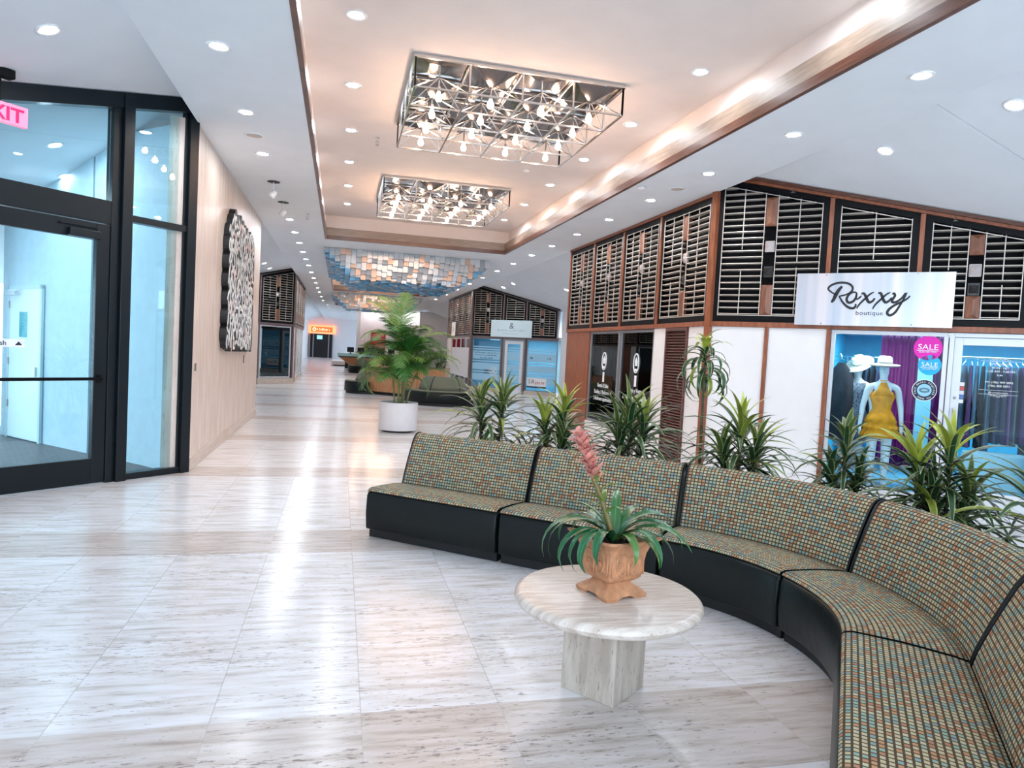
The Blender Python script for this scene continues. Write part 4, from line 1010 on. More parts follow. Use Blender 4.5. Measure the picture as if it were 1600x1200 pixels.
MB().box(0, xm-.15, -.03, .09, 2.70, 2.94).build('transom_bar', DFRAME, d, bevel=.006)
MB().box(xm+.05, LD-.13, -.03, .09, 2.77, 2.84).build('sidelight_bar', DFRAME, d, bevel=.004)
MB().box(xm+.05, LD-.13, -.03, .09, 0, .07).build('sidelight_sill', DFRAME, d, bevel=.004)
MB().box(xm+.05, xm+.075, -.01, .07, .07, 2.77).box(LD-.155, LD-.13, -.01, .07, .07, 2.77).box(xm+.05, xm+.075, -.01, .07, 2.84, ztd(xm)-.14).box(LD-.155, LD-.13, -.01, .07, 2.84, ztd(LD)-.15).build('sidelight_frame', DFRAME, d)
MB().box(xm+.075, LD-.155, .028, .036, .07, 2.77).build('sidelight_glass', GLASSV, d)
MB().prism([(xm+.075, 2.84), (LD-.155, 2.84), (LD-.155, ztd(LD-.155)-.14), (xm+.075, ztd(xm+.075)-.14)], .028, .036, axis='y').build('sidelight_glass', GLASSV, d)
MB().prism([(0, 2.94), (xm-.15, 2.94), (xm-.15, ztd(xm-.15)-.14), (0, ztd(0)-.14)], .028, .036, axis='y').build('transom_glass', GLASSV, d)
# the leaf
lf = MB(); l1 = xm-.155; l0 = l1-1.15
lf.box(l0, l0+.14, -.02, .05, .01, 2.69).box(l1-.13, l1, -.02, .05, .01, 2.69).box(l0+.14, l1-.13, -.02, .05, 2.52, 2.69).box(l0+.14, l1-.13, -.02, .05, .01, .27)
lf = lf.build('door_leaf', DFRAME, d, bevel=.005)
MB().box(l0+.14, l1-.13, .012, .020, .27, 2.52).build('glass', GLASSV, lf)
MB().box(l0+.06, l1-.06, -.07, -.035, 1.085, 1.115).box(l0+.06, l0+.10, -.035, -.02, 1.06, 1.14).box(l1-.10, l1-.06, -.035, -.02, 1.06, 1.14).build('push_bar', BLACKF, lf)
MB().box(l1-.42, l1-.12, -.085, -.021, 2.52, 2.60).build('door_closer', DFRAME, lf, bevel=.008)
MB().box(l1-.5, l1-.14, -.06, -.045, 2.63, 2.645, Matrix.Identity(4)).box(l1-.15, l1-.13, -.06, -.045, 2.60, 2.645).build('closer_arm', DFRAME, lf)
MB().box(0, l0-.02, -.03, .09, 0, 2.70).build('side_panel', DFRAME, d)
st_ = thing('push_sticker', 'white Push sticker on the glass entrance door', 'sticker', tuple(fd(dx(-2.94)-.26, .008, 1.40)), A45L)
box_obj('label', 0, .30, 0, .003, 0, .075, TEXTW, st_); text('lettering', 'Push', .062, .09, -.0015, .018, mat('navy', (.01, .015, .05), .5), st_)
MB().prism([(.22, .02), (.28, .02), (.25, .055)], -.0015, 0, axis='y').build('arrow', mat('navy', (.01, .015, .05), .5), st_)
# exit sign
t = thing('exit_sign', 'red EXIT sign hanging from the ceiling beside the entrance glass', 'exit sign', (-2.98, 7.10, zl(-2.98)), A45L+R(4))
MB().box(-.10, .10, -.05, .05, -.06, -.0+.02).build('canopy', BLACKF, t, bevel=.01)
MB().tube([(0, 0, -.05), (0, 0, -.27)], .008, 8).build('rod', BLACKF, t)
EXM = mat('exit_face', (.9, .22, .34), .3, emit=(1, .16, .28), es=.55)
MB().box(-.22, .22, -.022, .022, -.45, -.27).build('face', EXM, t, bevel=.008)
text('lettering', 'EXIT', .17, 0, -.0235, -.42, mat('exit_red', (.75, .0, .07), .4, emit=(1, 0, .1), es=.6), t, sx=1.05, offset=.004)
# vestibule outside the glass
VW = mat('vestibule_wall', (.52, .66, .73), .7, var=.05, vscale=8)
MB().prism([(-1.98, 8.80), (-3.09, 9.89), (-3.02, 9.98), (-1.96, 8.92)], 0, 4.0).build('wall_vestibule', VW, kind=ST)
MB().prism([(-3.12, 9.92), (-4.75, 11.52), (-4.68, 11.60), (-3.05, 10.0)], 0, 3.95).build('wall_vestibule', VW, kind=ST)
t = sthing('door_4', (-4.56, 11.33, 0), R(-45))
TV = .86
box_obj('leaf', .0, TV, -.03, -.0, .03, 2.12, mat('white_fire_door', (.76, .84, .86), .4), t)
MB().box(-.05, 0, -.035, 0, 0, 2.17).box(TV, TV+.05, -.035, 0, 0, 2.17).box(-.05, TV+.05, -.035, 0, 2.12, 2.17).build('door_frame', mat('pale_frame', (.55, .68, .72), .5), t)
box_obj('vision_panel', .3, .52, -.033, -.028, 1.45, 1.80, mat('teal_pane', (.10, .42, .48), .2), t)
MB().box(.02, .3, -.10, -.03, 2.03, 2.08).box(.05, .42, -.12, -.10, 2.09, 2.10).build('closer', ALU, t)
MB().box(TV-.12, TV-.05, -.06, -.03, .92, 1.05).build('lever', ALU, t)
for z in (.45, 1.05, 1.85): box_obj('hinge', -.02, .015, -.04, -.03, z, z+.1, ALUD, t)
PAV = mat('brick_paving', (.12, .10, .11), .5, var=.2)
def paving():
    mt = PAV; nt = mt.node_tree; b = nt.nodes['Principled BSDF']
    tc = nt.nodes.new('ShaderNodeTexCoord'); mp = nt.nodes.new('ShaderNodeMapping'); mp.inputs['Rotation'].default_value = (0, 0, R(20)); nt.links.new(tc.outputs['Object'], mp.inputs[0])
    br = nt.nodes.new('ShaderNodeTexBrick'); br.inputs['Scale'].default_value = 5; br.inputs['Color1'].default_value = (.10, .09, .10, 1); br.inputs['Color2'].default_value = (.15, .13, .14, 1); br.inputs['Mortar'].default_value = (.03, .03, .035, 1); br.inputs['Mortar Size'].default_value = .02
    nt.links.new(mp.outputs[0], br.inputs[0]); nt.links.new(br.outputs[0], b.inputs['Base Color'])
paving()
MB().prism([(-1.96, 8.72), (-4.6, 6.08), (-11, 6.08), (-11, 14), (-5.2, 12.6)], .001, .01).build('floor_outside', PAV, kind=ST)
t = thing('concrete_column', 'dark grey column outside the glass door', 'column', (-4.86, 11.30, 0.011))
MB().lathe([(.13, 0), (.13, .06), (.10, .08), (.10, 3.2)], 20).build('shaft', mat('dark_concrete', (.10, .11, .12), .7, var=.4, vscale=5), t, smooth=True)

# light switches on the pier
for (y, z, h_, l) in ((8.98, 1.22, .09, 'small metal keypad plate low on the near end of the travertine wall'), (13.25, 1.22, .14, 'small brown plaque below the far end of the wall relief')):
    t = thing('wall_plate', l, 'wall plate', (XL, y, z), NW, 'small plates on the travertine wall')
    box_obj('plate', -.04, .04, -.008, 0, -h_/2, h_/2, mat('bronze_plate', (.14, .09, .06), .4, .6), t, bevel=.002)
    for k in range(3): box_obj('button', -.015, .015, -.012, -.008, -.03+.025*k, -.018+.025*k, ALU, t)

# ------------------------------------------------------------------ wall relief
rnd = random.Random(21)
t = thing('wall_relief', 'black and white scribbled relief artwork on the travertine wall', 'artwork', (XL, 10.62, 1.38), NW)
W_, H_ = 3.0, 2.12
out = []
def lobes(p, q, n, amp):
    p, q = Vector(p), Vector(q); dd = q-p; nn = Vector((dd.y, -dd.x)).normalized(); o_ = []
    for i in range(n):
        for k in range(6):
            f = (i+k/6)/n; o_.append(p+dd*f+nn*amp*(math.sin(math.pi*k/6)**.6)*(.7+.5*((i*7) % 3)/2))
    return o_
out += lobes((.05, .12), (2.95, .08), 15, .09); out += lobes((2.95, .08), (2.85, 1.95), 7, .07); out += lobes((2.85, 1.95), (1.8, 2.0), 5, .08); out += lobes((1.8, 2.0), (.45, 2.05), 5, .1); out += lobes((.45, 2.05), (.08, 1.7), 2, .06); out += lobes((.08, 1.7), (.05, .12), 6, .08)
MB().prism([tuple(p) for p in out], -.09, -.0, axis='y').build('black_backing', mat('relief_black', (.006, .006, .007), .5), t)
inside = lambda x, z: .08 < x < 2.9 and .1 < z < 1.98+(.08 if x < 1.8 else 0)-max(0, .4-x)*.8
pieces = {0: MB(), 1: MB(), 2: MB()}; cells = []
g_ = .20
for iz in range(11):
    for ix in range(15):
        x = .12+ix*g_+rnd.uniform(-.02, .02); z = .14+iz*.178+rnd.uniform(-.02, .02)
        if not inside(x, z): continue
        typ = rnd.random(); ang = rnd.choice([0, 20, 70, 90, 110, 60, -30, 45, 130]); L = rnd.uniform(.10, .16); r_ = .0225
        pts = []
        if typ < .45: pts = [(-L, 0), (-L*.3, rnd.uniform(-.03, .03)), (L*.4, rnd.uniform(-.03, .03)), (L, 0)]
        elif typ < .75: pts = [(-.07, -.045), (-.08, .045), (0, .085), (.07, .045), (.06, -.055), (0, -.07)]
        else: pts = [(-L, -.04), (-L*.3, .065), (L*.3, -.06), (L, .04)]
        ca, sa = math.cos(R(ang)), math.sin(R(ang))
        P_ = smoothpts([Vector((x+a*ca-b*sa, z+a*sa+b*ca)) for a, b in pts], 4); rr = []
        n = len(P_)
        for i, p in enumerate(P_):
            tt = (P_[min(i+1, n-1)]-P_[max(i-1, 0)]).normalized(); nn = Vector((-tt.y, tt.x))*(r_*(.75 if i in (0, n-1) else 1)); yy_ = -.0955-.0002*((ix*iz) % 9)
            rr.append([(p.x-nn.x, -.089, p.y-nn.y), (p.x-nn.x, yy_, p.y-nn.y), (p.x+nn.x, yy_, p.y+nn.y), (p.x+nn.x, -.089, p.y+nn.y)])
        pieces[rnd.choices([0, 1, 2], [9, 1, 2])[0]].grid(rr)
allp = MB()
for k in range(3):
    o_ = len(allp.v); allp.v += pieces[k].v; allp.f += [[i+o_ for i in f] for f in pieces[k].f]; allp.m += [k]*len(pieces[k].f)
allp.build('scribbles', [mat('relief_0', (.86, .86, .86), .4), mat('relief_1', (.74, .50, .46), .4), mat('relief_2', (.60, .63, .66), .4)], t, fix=False)

# ================================================================== sofa
OC = Vector((1.42, 3.37)); RF = 1.12
def arc_path(a0, a1, rm=1.62):
    def f(s, dd):          # s in 0..1
        a = R(a0+(a1-a0)*s); return (OC.x+(RF+dd)*math.cos(a), OC.y+(RF+dd)*math.sin(a))
    return f, abs(R(a1-a0))*rm
def line_path(p0, p1, n):
    def f(s, dd): q = p0+(p1-p0)*s+n*dd; return (q.x, q.y)
    return f, (p1-p0).length
def sweep(prof, f, length, ns, s0, s1, mats_seg, loc, mb, u0=0):
    """prof: closed list of (d, z); mats_seg: material index per segment"""
    n = len(prof); vl = [0]
    for i in range(n): a, b = prof[i], prof[(i+1) % n]; vl.append(vl[-1]+math.hypot(b[0]-a[0], b[1]-a[1]))
    for i in range(n):
        a, b = prof[i], prof[(i+1) % n]; rows = []; uvs = []
        for k in range(ns+1):
            s_ = s0+(s1-s0)*k/ns
            pa, pb = f(s_, a[0]), f(s_, b[0])
            rows.append([(pa[0]-loc[0], pa[1]-loc[1], a[1]), (pb[0]-loc[0], pb[1]-loc[1], b[1])])
            uvs.append([(u0+s_*length, vl[i]), (u0+s_*length, vl[i+1])])
        mb.grid(rows, None, mats_seg[i], uvs)
    for s_ in (s0, s1):
        mb.add([(f(s_, d_)[0]-loc[0], f(s_, d_)[1]-loc[1], z) for d_, z in prof], [tuple(range(n))], None, 1)
def weld(o, d_=.0004):
    bm = bmesh.new(); bm.from_mesh(o.data); bmesh.ops.remove_doubles(bm, verts=bm.verts, dist=d_); bmesh.ops.recalc_face_normals(bm, faces=bm.faces); bm.to_mesh(o.data); bm.free()
def sofa(label, path, ns=14, group='curved sofa sections', fab=None, scale=1.0):
    f, L = path; m0 = f(.5, .3); t = thing('sofa_section', label, 'sofa', (m0[0], m0[1], 0), 0, group)
    e = .007/L; fab = fab or FAB
    mb = MB(); sweep([(.05, 0), (.05, .07), (.62, .07), (.62, 0)], f, L, ns, e*2, 1-e*2, [0]*4, m0, mb); weld(mb.build('plinth', [PLINTH, PLINTH], t))
    mb = MB(); sweep([(.0, .071), (-.012, .20), (-.004, .35), (.012, .386), (.10, .385), (.49, .36), (.60, .35), (.60, .071)], f, L, ns, e, 1-e, [0]*8, m0, mb)
    o = mb.build('seat_base', [VINYL, VINYL], t); weld(o); b = o.modifiers.new('b', 'BEVEL'); b.width = .016; b.segments = 3; b.limit_method = 'ANGLE'; b.angle_limit = R(40)
    for p in o.data.polygons: p.use_smooth = True
    mb = MB(); sweep([(.004, .388), (.014, .402), (.05, .412), (.25, .408), (.44, .392), (.498, .382), (.50, .3605), (.10, .3855)], f, L, ns, e*1.5, 1-e*1.5, [0]*8, m0, mb)
    o = mb.build('seat_cushion', [fab, VINYL], t); weld(o)
    for p in o.data.polygons: p.use_smooth = p.material_index == 0
    mb = MB()
    pr = [(.505, .362), (.525, .44), (.565, .55), (.61, .66), (.645, .74), (.672, .785), (.70, .808), (.735, .818), (.77, .812), (.80, .79), (.815, .755), (.79, .55), (.76, .30), (.74, .12), (.61, .12), (.61, .36)]
    sweep(pr, f, L, ns, e*1.6, 1-e*1.6, [0]*9+[1]*7, m0, mb, .37)
    o = mb.build('backrest', [fab, VINYL], t); weld(o); b = o.modifiers.new('b', 'BEVEL'); b.width = .012; b.segments = 3; b.limit_method = 'ANGLE'; b.angle_limit = R(60)
    for p in o.data.polygons: p.use_smooth = len(p.vertices) == 4
    # black welt along both side edges of the backrest
    for s_ in (e*1.2, 1-e*1.2):
        MB().tube([(f(s_, d_)[0]-m0[0], f(s_, d_)[1]-m0[1], z) for d_, z in pr[:11]], .007, 6).build('piping', VINYL, t)
    return t
an = R(50); nS = Vector((math.cos(an), math.sin(an))); tS = Vector((-nS.y, nS.x)); pS = OC+nS*RF
an2 = R(-40); nE = Vector((math.cos(an2), math.sin(an2))); tE = Vector((nE.y, -nE.x)); pE = OC+nE*RF
sofa('straight checked sofa section at the far left end of the curved sofa', line_path(pS+tS*2.46, pS+tS*1.23, nS))
sofa('straight checked sofa section directly behind the potted bromeliad', line_path(pS+tS*1.22, pS, nS))
sofa('curved checked sofa section right of the flower pot, in the middle of the row', arc_path(49.6, 5.2), 22)
sofa('curved checked sofa section at the right bend, next to the nearest section', arc_path(4.8, -39.6), 22)
sofa('nearest checked sofa section in the bottom right corner', line_path(pE, pE+tE*1.22, nE))

# ================================================================== travertine table with potted bromeliad
TC = (1.30, 3.07)
t = thing('side_table', 'round travertine table on a square stone leg in front of the sofa', 'table', (*TC, 0))
MB().lathe([(.0001, .41), (.40, .41), (.435, .415), (.447, .428), (.452, .44), (.447, .455), (.435, .466), (.42, .47), (.0001, .47)], 72).build('tabletop', TRAVT, t, smooth=True, angle=30)
MB().box(-.145, .145, -.145, .145, 0, .41, Matrix.Rotation(R(37), 4, 'Z')).build('leg', TRAVL, t, bevel=.004)
UC = (1.315, 3.07); UR = R(108)
t = thing('potted_bromeliad', 'bromeliad with a pink flower spike in a terracotta urn on the stone table', 'potted plant', (*UC, .47), UR); t.scale = (1.22, 1.22, 1.22)
def sq_ring(h, z, p, pull=0, sc_=0, n=64):
    r_ = []
    for k in range(n):
        a = 2*math.pi*k/n; c, s_ = math.cos(a), math.sin(a)
        q_ = (abs(c)**p+abs(s_)**p)**(-1/p); corner = (abs(math.sin(2*a)))**6
        rr = h*q_*(1+pull*corner); r_.append((rr*c, rr*s_, z+sc_*corner))
    return r_
rings = [sq_ring(.094, .0, 9, .10, 0), sq_ring(.096, .012, 9, .12), sq_ring(.088, .026, 9, .05), sq_ring(.064, .044, 8), sq_ring(.056, .056, 8), sq_ring(.070, .062, 9), sq_ring(.084, .074, 12), sq_ring(.090, .10, 14), sq_ring(.092, .14, 14), sq_ring(.094, .17, 14, .02), sq_ring(.098, .19, 12, .08, .006), sq_ring(.104, .205, 10, .18, .012), sq_ring(.110, .213, 9, .28, .016), sq_ring(.111, .221, 9, .29, .016), sq_ring(.102, .223, 9, .22, .012), sq_ring(.094, .215, 9, .08, .004), sq_ring(.086, .19, 9), sq_ring(.084, .17, 9)]
for k, (x, y, z) in enumerate(rings[0]):
    a = 2*math.pi*k/64; lift = .016*max(0, math.cos(4*a*1.0))**1.0*(1)
    rings[0][k] = (x, y, z+lift)
vs = [p for r_ in rings for p in r_]; n = 64
fs = [(i*n+k, i*n+(k+1) % n, (i+1)*n+(k+1) % n, (i+1)*n+k) for i in range(len(rings)-1) for k in range(n)]+[tuple(range(n))[::-1]]
MB().add(vs, fs).build('urn', TERRA, t, smooth=True, angle=38)
# raised scroll ornament on each face and corner ribs
for k in range(4):
    T = Matrix.Rotation(k*math.pi/2, 4, 'Z')
    for s_ in (-1, 1):
        pts = [(.0905+.004*(z_-.1)/.08, s_*y_, z_) for y_, z_ in ((.012, .172), (.045, .178), (.058, .15), (.052, .115), (.030, .095), (.012, .105), (.018, .13), (.034, .14), (.038, .125))]
        MB().tube(smoothpts(pts, 4), .0048, 6, T).build('scroll_ornament', TERRA, t, smooth=True)
    MB().tube([(.0915, 0, z_) for z_ in (.09, .115, .14, .165)], [.004, .009, .009, .004], 8, T).build('medallion', TERRA, t, smooth=True)
    T2 = Matrix.Rotation(k*math.pi/2+math.pi/4, 4, 'Z')
    for s_ in (-.010, .010): MB().tube([(.120+.07*max(0, z_-.16), s_, z_) for z_ in (.09, .12, .15, .18, .20)], .0035, 6, T2).build('corner_rib', TERRA, t, smooth=True)
rr = [(.0001, .19)]
mb = MB().lathe([(.088, .170), (.07, .19), (.04, .198), (.0001, .202)], 24)
for k in range(60):
    a = random.uniform(0, 6.28); r_ = random.uniform(.02, .08); mb.lathe([(.0001, -.01), (.012, 0), (.0001, .012)], 5, Matrix.Translation((r_*math.cos(a), r_*math.sin(a), .188+random.uniform(0, .02))) @ Matrix.Rotation(random.random()*3, 4, 'X'))
mb.build('soil', SOIL, t)
def strap(mb, base, az, el, L, wd_, droop, young=0, seg=9, fold=.25, twist=0, tip=.12):
    """one arching leaf; az, el in radians"""
    p = Vector(base); rows = []; uvs = []; e_ = el
    for i in range(seg+1):
        f = i/seg; dirv = Vector((math.cos(az)*math.cos(e_), math.sin(az)*math.cos(e_), math.sin(e_)))
        side = Vector((-math.sin(az), math.cos(az), 0)); side = (side*math.cos(twist*f)+dirv.cross(side)*math.sin(twist*f)).normalized()
        up = side.cross(dirv)*-1
        if up.z < 0 and abs(dirv.z) < .9: up = -up
        hw = wd_/2*(min(1, .55+f*2.2) if f < .3 else 1)*(1-max(0, (f-.45)/.55)**1.6*(1-tip*.2)); hw = max(hw, .0012)
        rows.append([p-side*hw+up*hw*fold, p, p+side*hw+up*hw*fold]); uvs.append([(0, young), (.5, young), (1, young)])
        p = p+dirv*(L/seg); e_ -= droop/seg*(1+.6*f)
    mb.grid(rows, None, 0, uvs)
def to_local(v, rz): return Matrix.Rotation(-rz, 3, 'Z') @ Vector(v)
mb = MB(); rl = random.Random(5)
cam_az = math.atan2(-UC[1], -UC[0])
rightv = cam_az+math.pi/2      # screen right seen from the camera
for i, (side, el, L, dr, yg) in enumerate([  # side: azimuth offset from screen-right, degrees
    (0, 62, .36, 2.3, 0), (20, 70, .33, 2.0, 0), (-15, 50, .34, 1.6, .1), (40, 60, .34, 2.2, 0), (-38, 55, .30, 2.2, .05), (-35, 42, .26, 1.9, .4), (60, 66, .32, 1.7, .1),
    (100, 60, .32, 2.0, 0), (130, 55, .34, 2.0, 0), (150, 58, .36, 2.3, 0), (172, 50, .38, 2.4, .1), (188, 56, .40, 2.4, .1), (205, 45, .34, 2.5, 0), (218, 50, .34, 2.9, 0), (232, 52, .34, 3.1, 0), (248, 62, .27, 2.9, 0), (-58, 58, .24, 2.6, .3), (8, 40, .30, 1.9, .1), (165, 72, .30, 1.5, .3), (90, 74, .30, 1.2, .1)]):
    az = rightv+R(side)-UR; strap(mb, (.012*math.cos(az), .012*math.sin(az), .20), az, R(el), L*1.02, rl.uniform(.036, .046), dr, yg, 12, .35, rl.uniform(-.3, .3))
o = mb.build('leaves', LEAFB, t, smooth=True, fix=False)
az = rightv+math.pi-UR+R(-8)
sp_ = [Vector((math.cos(az)*q_*.17, math.sin(az)*q_*.17, .20+.40*q_**.85)) for q_ in [i/10 for i in range(11)]]
st = MB().tube(sp_, [.011]*5+[.009]*3+[.007, .006, .004], 8).build('flower_stalk', mat('flower_stalk', (.16, .12, .03), .5), t, smooth=True)
mb = MB()
for i in range(8): strap(mb, sp_[2+i//2], az+i*2.4, R(55), .10, .022, 1.0, .6, 6, .5)
mb.build('stalk_leaves', LEAFB, st, smooth=True, fix=False)
mb = MB()
for i in range(58):
    f = .50+.50*i/58; k = f*10; i0 = min(int(k), 9); p = sp_[i0].lerp(sp_[i0+1], k-i0)
    strap(mb, p, az+i*2.4, R(52-10*(1-f)), rl.uniform(.06, .10)*(1.1-.3*f), .026, rl.uniform(-.4, .9), 0, 5, .5)
mb.build('pink_bracts', mat('pink_bract', (.78, .32, .26), .5, var=.35, vscale=30), t, smooth=True, fix=False)

# ================================================================== dracaenas behind the sofa
def dracaena(label, x, y, stems, pot_r=.15, young=.25, seed=1, leafL=.40, sp=1.0, n=34):
    rl = random.Random(seed)
    t = thing('potted_dracaena', label, 'potted plant', (x, y, 0), 0, 'dracaenas behind the curved sofa')
    MB().lathe([(pot_r*.72, 0), (pot_r*.98, .26), (pot_r*1.04, .27), (pot_r*1.04, .30), (pot_r*.95, .30), (pot_r*.93, .27)], 28).build('pot', POTK, t, smooth=True, angle=40)
    MB().lathe([(.0001, .275), (pot_r*.93, .272)], 24).build('soil', SOIL, t)
    for k, (dx_, dy_, h, top) in enumerate(stems):
        pts = smoothpts([Vector((dx_*.25, dy_*.25, .26)), Vector((dx_*.6, dy_*.6, .26+(h-.26)*.4)), Vector((dx_*.9, dy_*.9, .26+(h-.26)*.75)), Vector((dx_, dy_, h))], 4)
        MB().tube(pts, [.016-.006*i/(len(pts)-1) for i in range(len(pts))], 8).build('stem', STEM, t, smooth=True)
        mb = MB(); span = .44 if h < 1.5 else .26
        n_ = int(n*1.35)
        for i in range(n_):
            f = i/(n_-1); zb = h-span*(1-f)**1.15*(1 if h > .8 else .7); q_ = (zb-.26)/(h-.26)
            az = i*2.39996+rl.uniform(-.25, .25); e_ = 4+78*f**1.35+rl.uniform(-10, 10)
            L = leafL*(1.22+.35*math.sin(math.pi*min(1, f+.15)))*rl.uniform(.8, 1.2)*(1-.30*f)
            yg = (top if f > .82 else 0)*rl.uniform(.4, 1)+(rl.random() < .08)*.4
            strap(mb, (dx_*q_, dy_*q_, zb), az, R(e_), L, rl.uniform(.034, .052), (1.75-1.0*f)*sp*rl.uniform(.8, 1.2), min(1, yg), 8, .32, rl.uniform(-.5, .5))
        mb.build('leaves', LEAFD, t, smooth=True, fix=False)
    return t
dracaena('bushy dark green dracaena with narrow leaves, farthest left behind the sofa', 1.42, 6.45, [(-.10, .02, 1.08, .2), (.12, -.02, 1.10, .15)], seed=3, leafL=.42, n=44)
dracaena('dracaena with a bright yellow top, behind the gap left of the pink flower spike', 1.95, 5.97, [(.05, 0, 1.08, 1.0), (-.13, .03, .98, .6), (.02, -.08, .80, .1)], seed=8, leafL=.40, n=36)
dracaena('wide drooping dark dracaena in front of the dark lettered windows', 2.50, 5.56, [(-.04, 0, 1.06, .25), (.10, .0, 1.02, .15), (-.12, .05, .92, .1)], seed=12, leafL=.46, n=42)
dracaena('dracaena with yellow-green top in front of the white wall panels', 3.19, 5.02, [(.02, 0, 1.08, .8), (.13, -.08, .92, .3), (-.12, .04, .86, .2)], seed=21, leafL=.44, n=38)
dracaena('compact striped dracaena before the shop window edge, left of the yellow dress', 3.64, 4.32, [(.0, 0, 1.08, .15), (-.08, .05, .85, 0), (.10, -.04, .82, 0)], seed=27, leafL=.30, n=38)
dracaena('large glossy dracaena with upright yellow leaves before the boutique door frame', 3.82, 3.62, [(.03, 0, 1.10, 1.0), (-.12, .12, 1.0, .9), (.09, -.10, .85, .2), (-.06, .04, .80, 0)], seed=33, leafL=.38, n=40)
dracaena('dracaena cut off by the right edge of the picture', 3.86, 3.02, [(.0, 0, .98, .3), (.08, -.1, .85, 0)], seed=39, leafL=.44, n=36)
t = dracaena('tall thin dracaena with one high yellow-green tuft against the corner post', 3.03, 5.30, [(-.03, .0, 1.72, 1.0)], pot_r=.11, seed=44, leafL=.27, sp=1.9, n=30)

# ================================================================== palm in the white planter
PC = (1.11, 13.12)
t = thing('potted_palm', 'tall green palm in a white cylindrical planter in the middle of the corridor', 'potted plant', (*PC, 0))
MB().lathe([(.28, 0), (.28, .035), (.0001, .035)], 40).build('castor_base', PLINTH, t)
MB().lathe([(.31, .035), (.355, .04), (.362, .06), (.362, .54), (.355, .555), (.335, .555), (.33, .54), (.33, .49)], 48).build('planter', POTW, t, smooth=True, angle=40)
MB().lathe([(.33, .50), (.2, .515), (.0001, .525)], 24).build('soil', SOIL, t)
rl = random.Random(11)
canes = [(-.08, .0), (.0, .04), (.07, -.02), (.14, .03), (-.02, -.06), (.05, .08)]
tops = [(-.16, 0, 1.25), (-.04, .02, 1.75), (.14, -.04, 1.45), (.33, .05, 1.15), (-.03, -.12, 1.0), (.1, .15, 1.5)]
for k, ((a, b), (tx, ty, tz)) in enumerate(zip(canes, tops)):
    pts = smoothpts([Vector((a, b, .50)), Vector((a+(tx-a)*.35, b+(ty-b)*.35, .50+(tz-.5)*.45)), Vector((tx, ty, tz))], 6)
    MB().tube(pts, [.022-.010*i/(len(pts)-1) for i in range(len(pts))], 8).build('cane', CANE, t, smooth=True)
def frond(mb, base, az, el, L, droop, young=0, lw=.021, ll=.34):
    p = Vector(base); e_ = el; seg = 28; pts = []
    for i in range(seg+1):
        d_ = Vector((math.cos(az)*math.cos(e_), math.sin(az)*math.cos(e_), math.sin(e_))); pts.append((p.copy(), d_)); p = p+d_*(L/seg); e_ -= droop/seg*(1+.5*i/seg)
    mb.tube([q_[0] for q_ in pts], [.007*(1-.8*i/seg) for i in range(seg+1)], 4)
    side = Vector((-math.sin(az), math.cos(az), 0))
    for i in range(4, seg+1):
        f = i/seg; p, d_ = pts[i]; l_ = ll*math.sin(math.pi*min(1, .18+.78*f))**.7*rl.uniform(.9, 1.1)
        for s_ in (-1, 1):
            dv = (side*s_*.95+d_*(.50+.45*f)+Vector((0, 0, rl.uniform(.12, .40)))).normalized(); q_ = p.copy(); rows = []; uvs = []
            for j in range(5):
                g2 = j/4; wv = d_.cross(dv).cross(dv).normalized(); hw = lw/2*(.6+1.2*g2 if g2 < .3 else 1)*(1-g2**2.2)+.0008
                rows.append([q_-wv*hw, q_+wv*hw]); uvs.append([(.3, young), (.45, young)])
                q_ = q_+dv*(l_/4); dv = (dv+Vector((0, 0, -.16-.12*g2))).normalized()
            mb.grid(rows, None, 0, uvs)
mb = MB(); fr_ = []
for k, (tx, ty, tz) in enumerate(tops):
    for j in range(9):
        az = k*1.05+j*.698+rl.uniform(-.3, .3); el = R(rl.uniform(35, 78)); L = rl.uniform(.75, 1.05)
        fr_.append(((tx, ty, tz-.02*j), az, el, L, rl.uniform(1.1, 2.0), rl.choice([0, 0, .1, .25])))
fr_ += [((-.12, -.02, 1.15), math.pi*.97, R(42), 1.0, 2.5, .1), ((-.14, -.05, 1.1), math.pi*1.05, R(35), .85, 2.6, .2), ((-.1, .02, 1.3), math.pi, R(62), .95, 2.6, .1), ((-.05, 0, 1.80), math.pi*.8, R(72), .95, .9, .5), ((.0, 0, 1.80), 1.4, R(82), .95, .6, .1), ((.15, 0, 1.5), .15, R(62), 1.0, 1.3, .35), ((.3, 0, 1.2), 0, R(50), .9, 1.2, .3), ((-.02, 0, 1.8), 2.2, R(80), 1.0, .9, .2)]
for a in fr_: frond(mb, *a)
mb.build('fronds', LEAFP, t, smooth=False, fix=False)

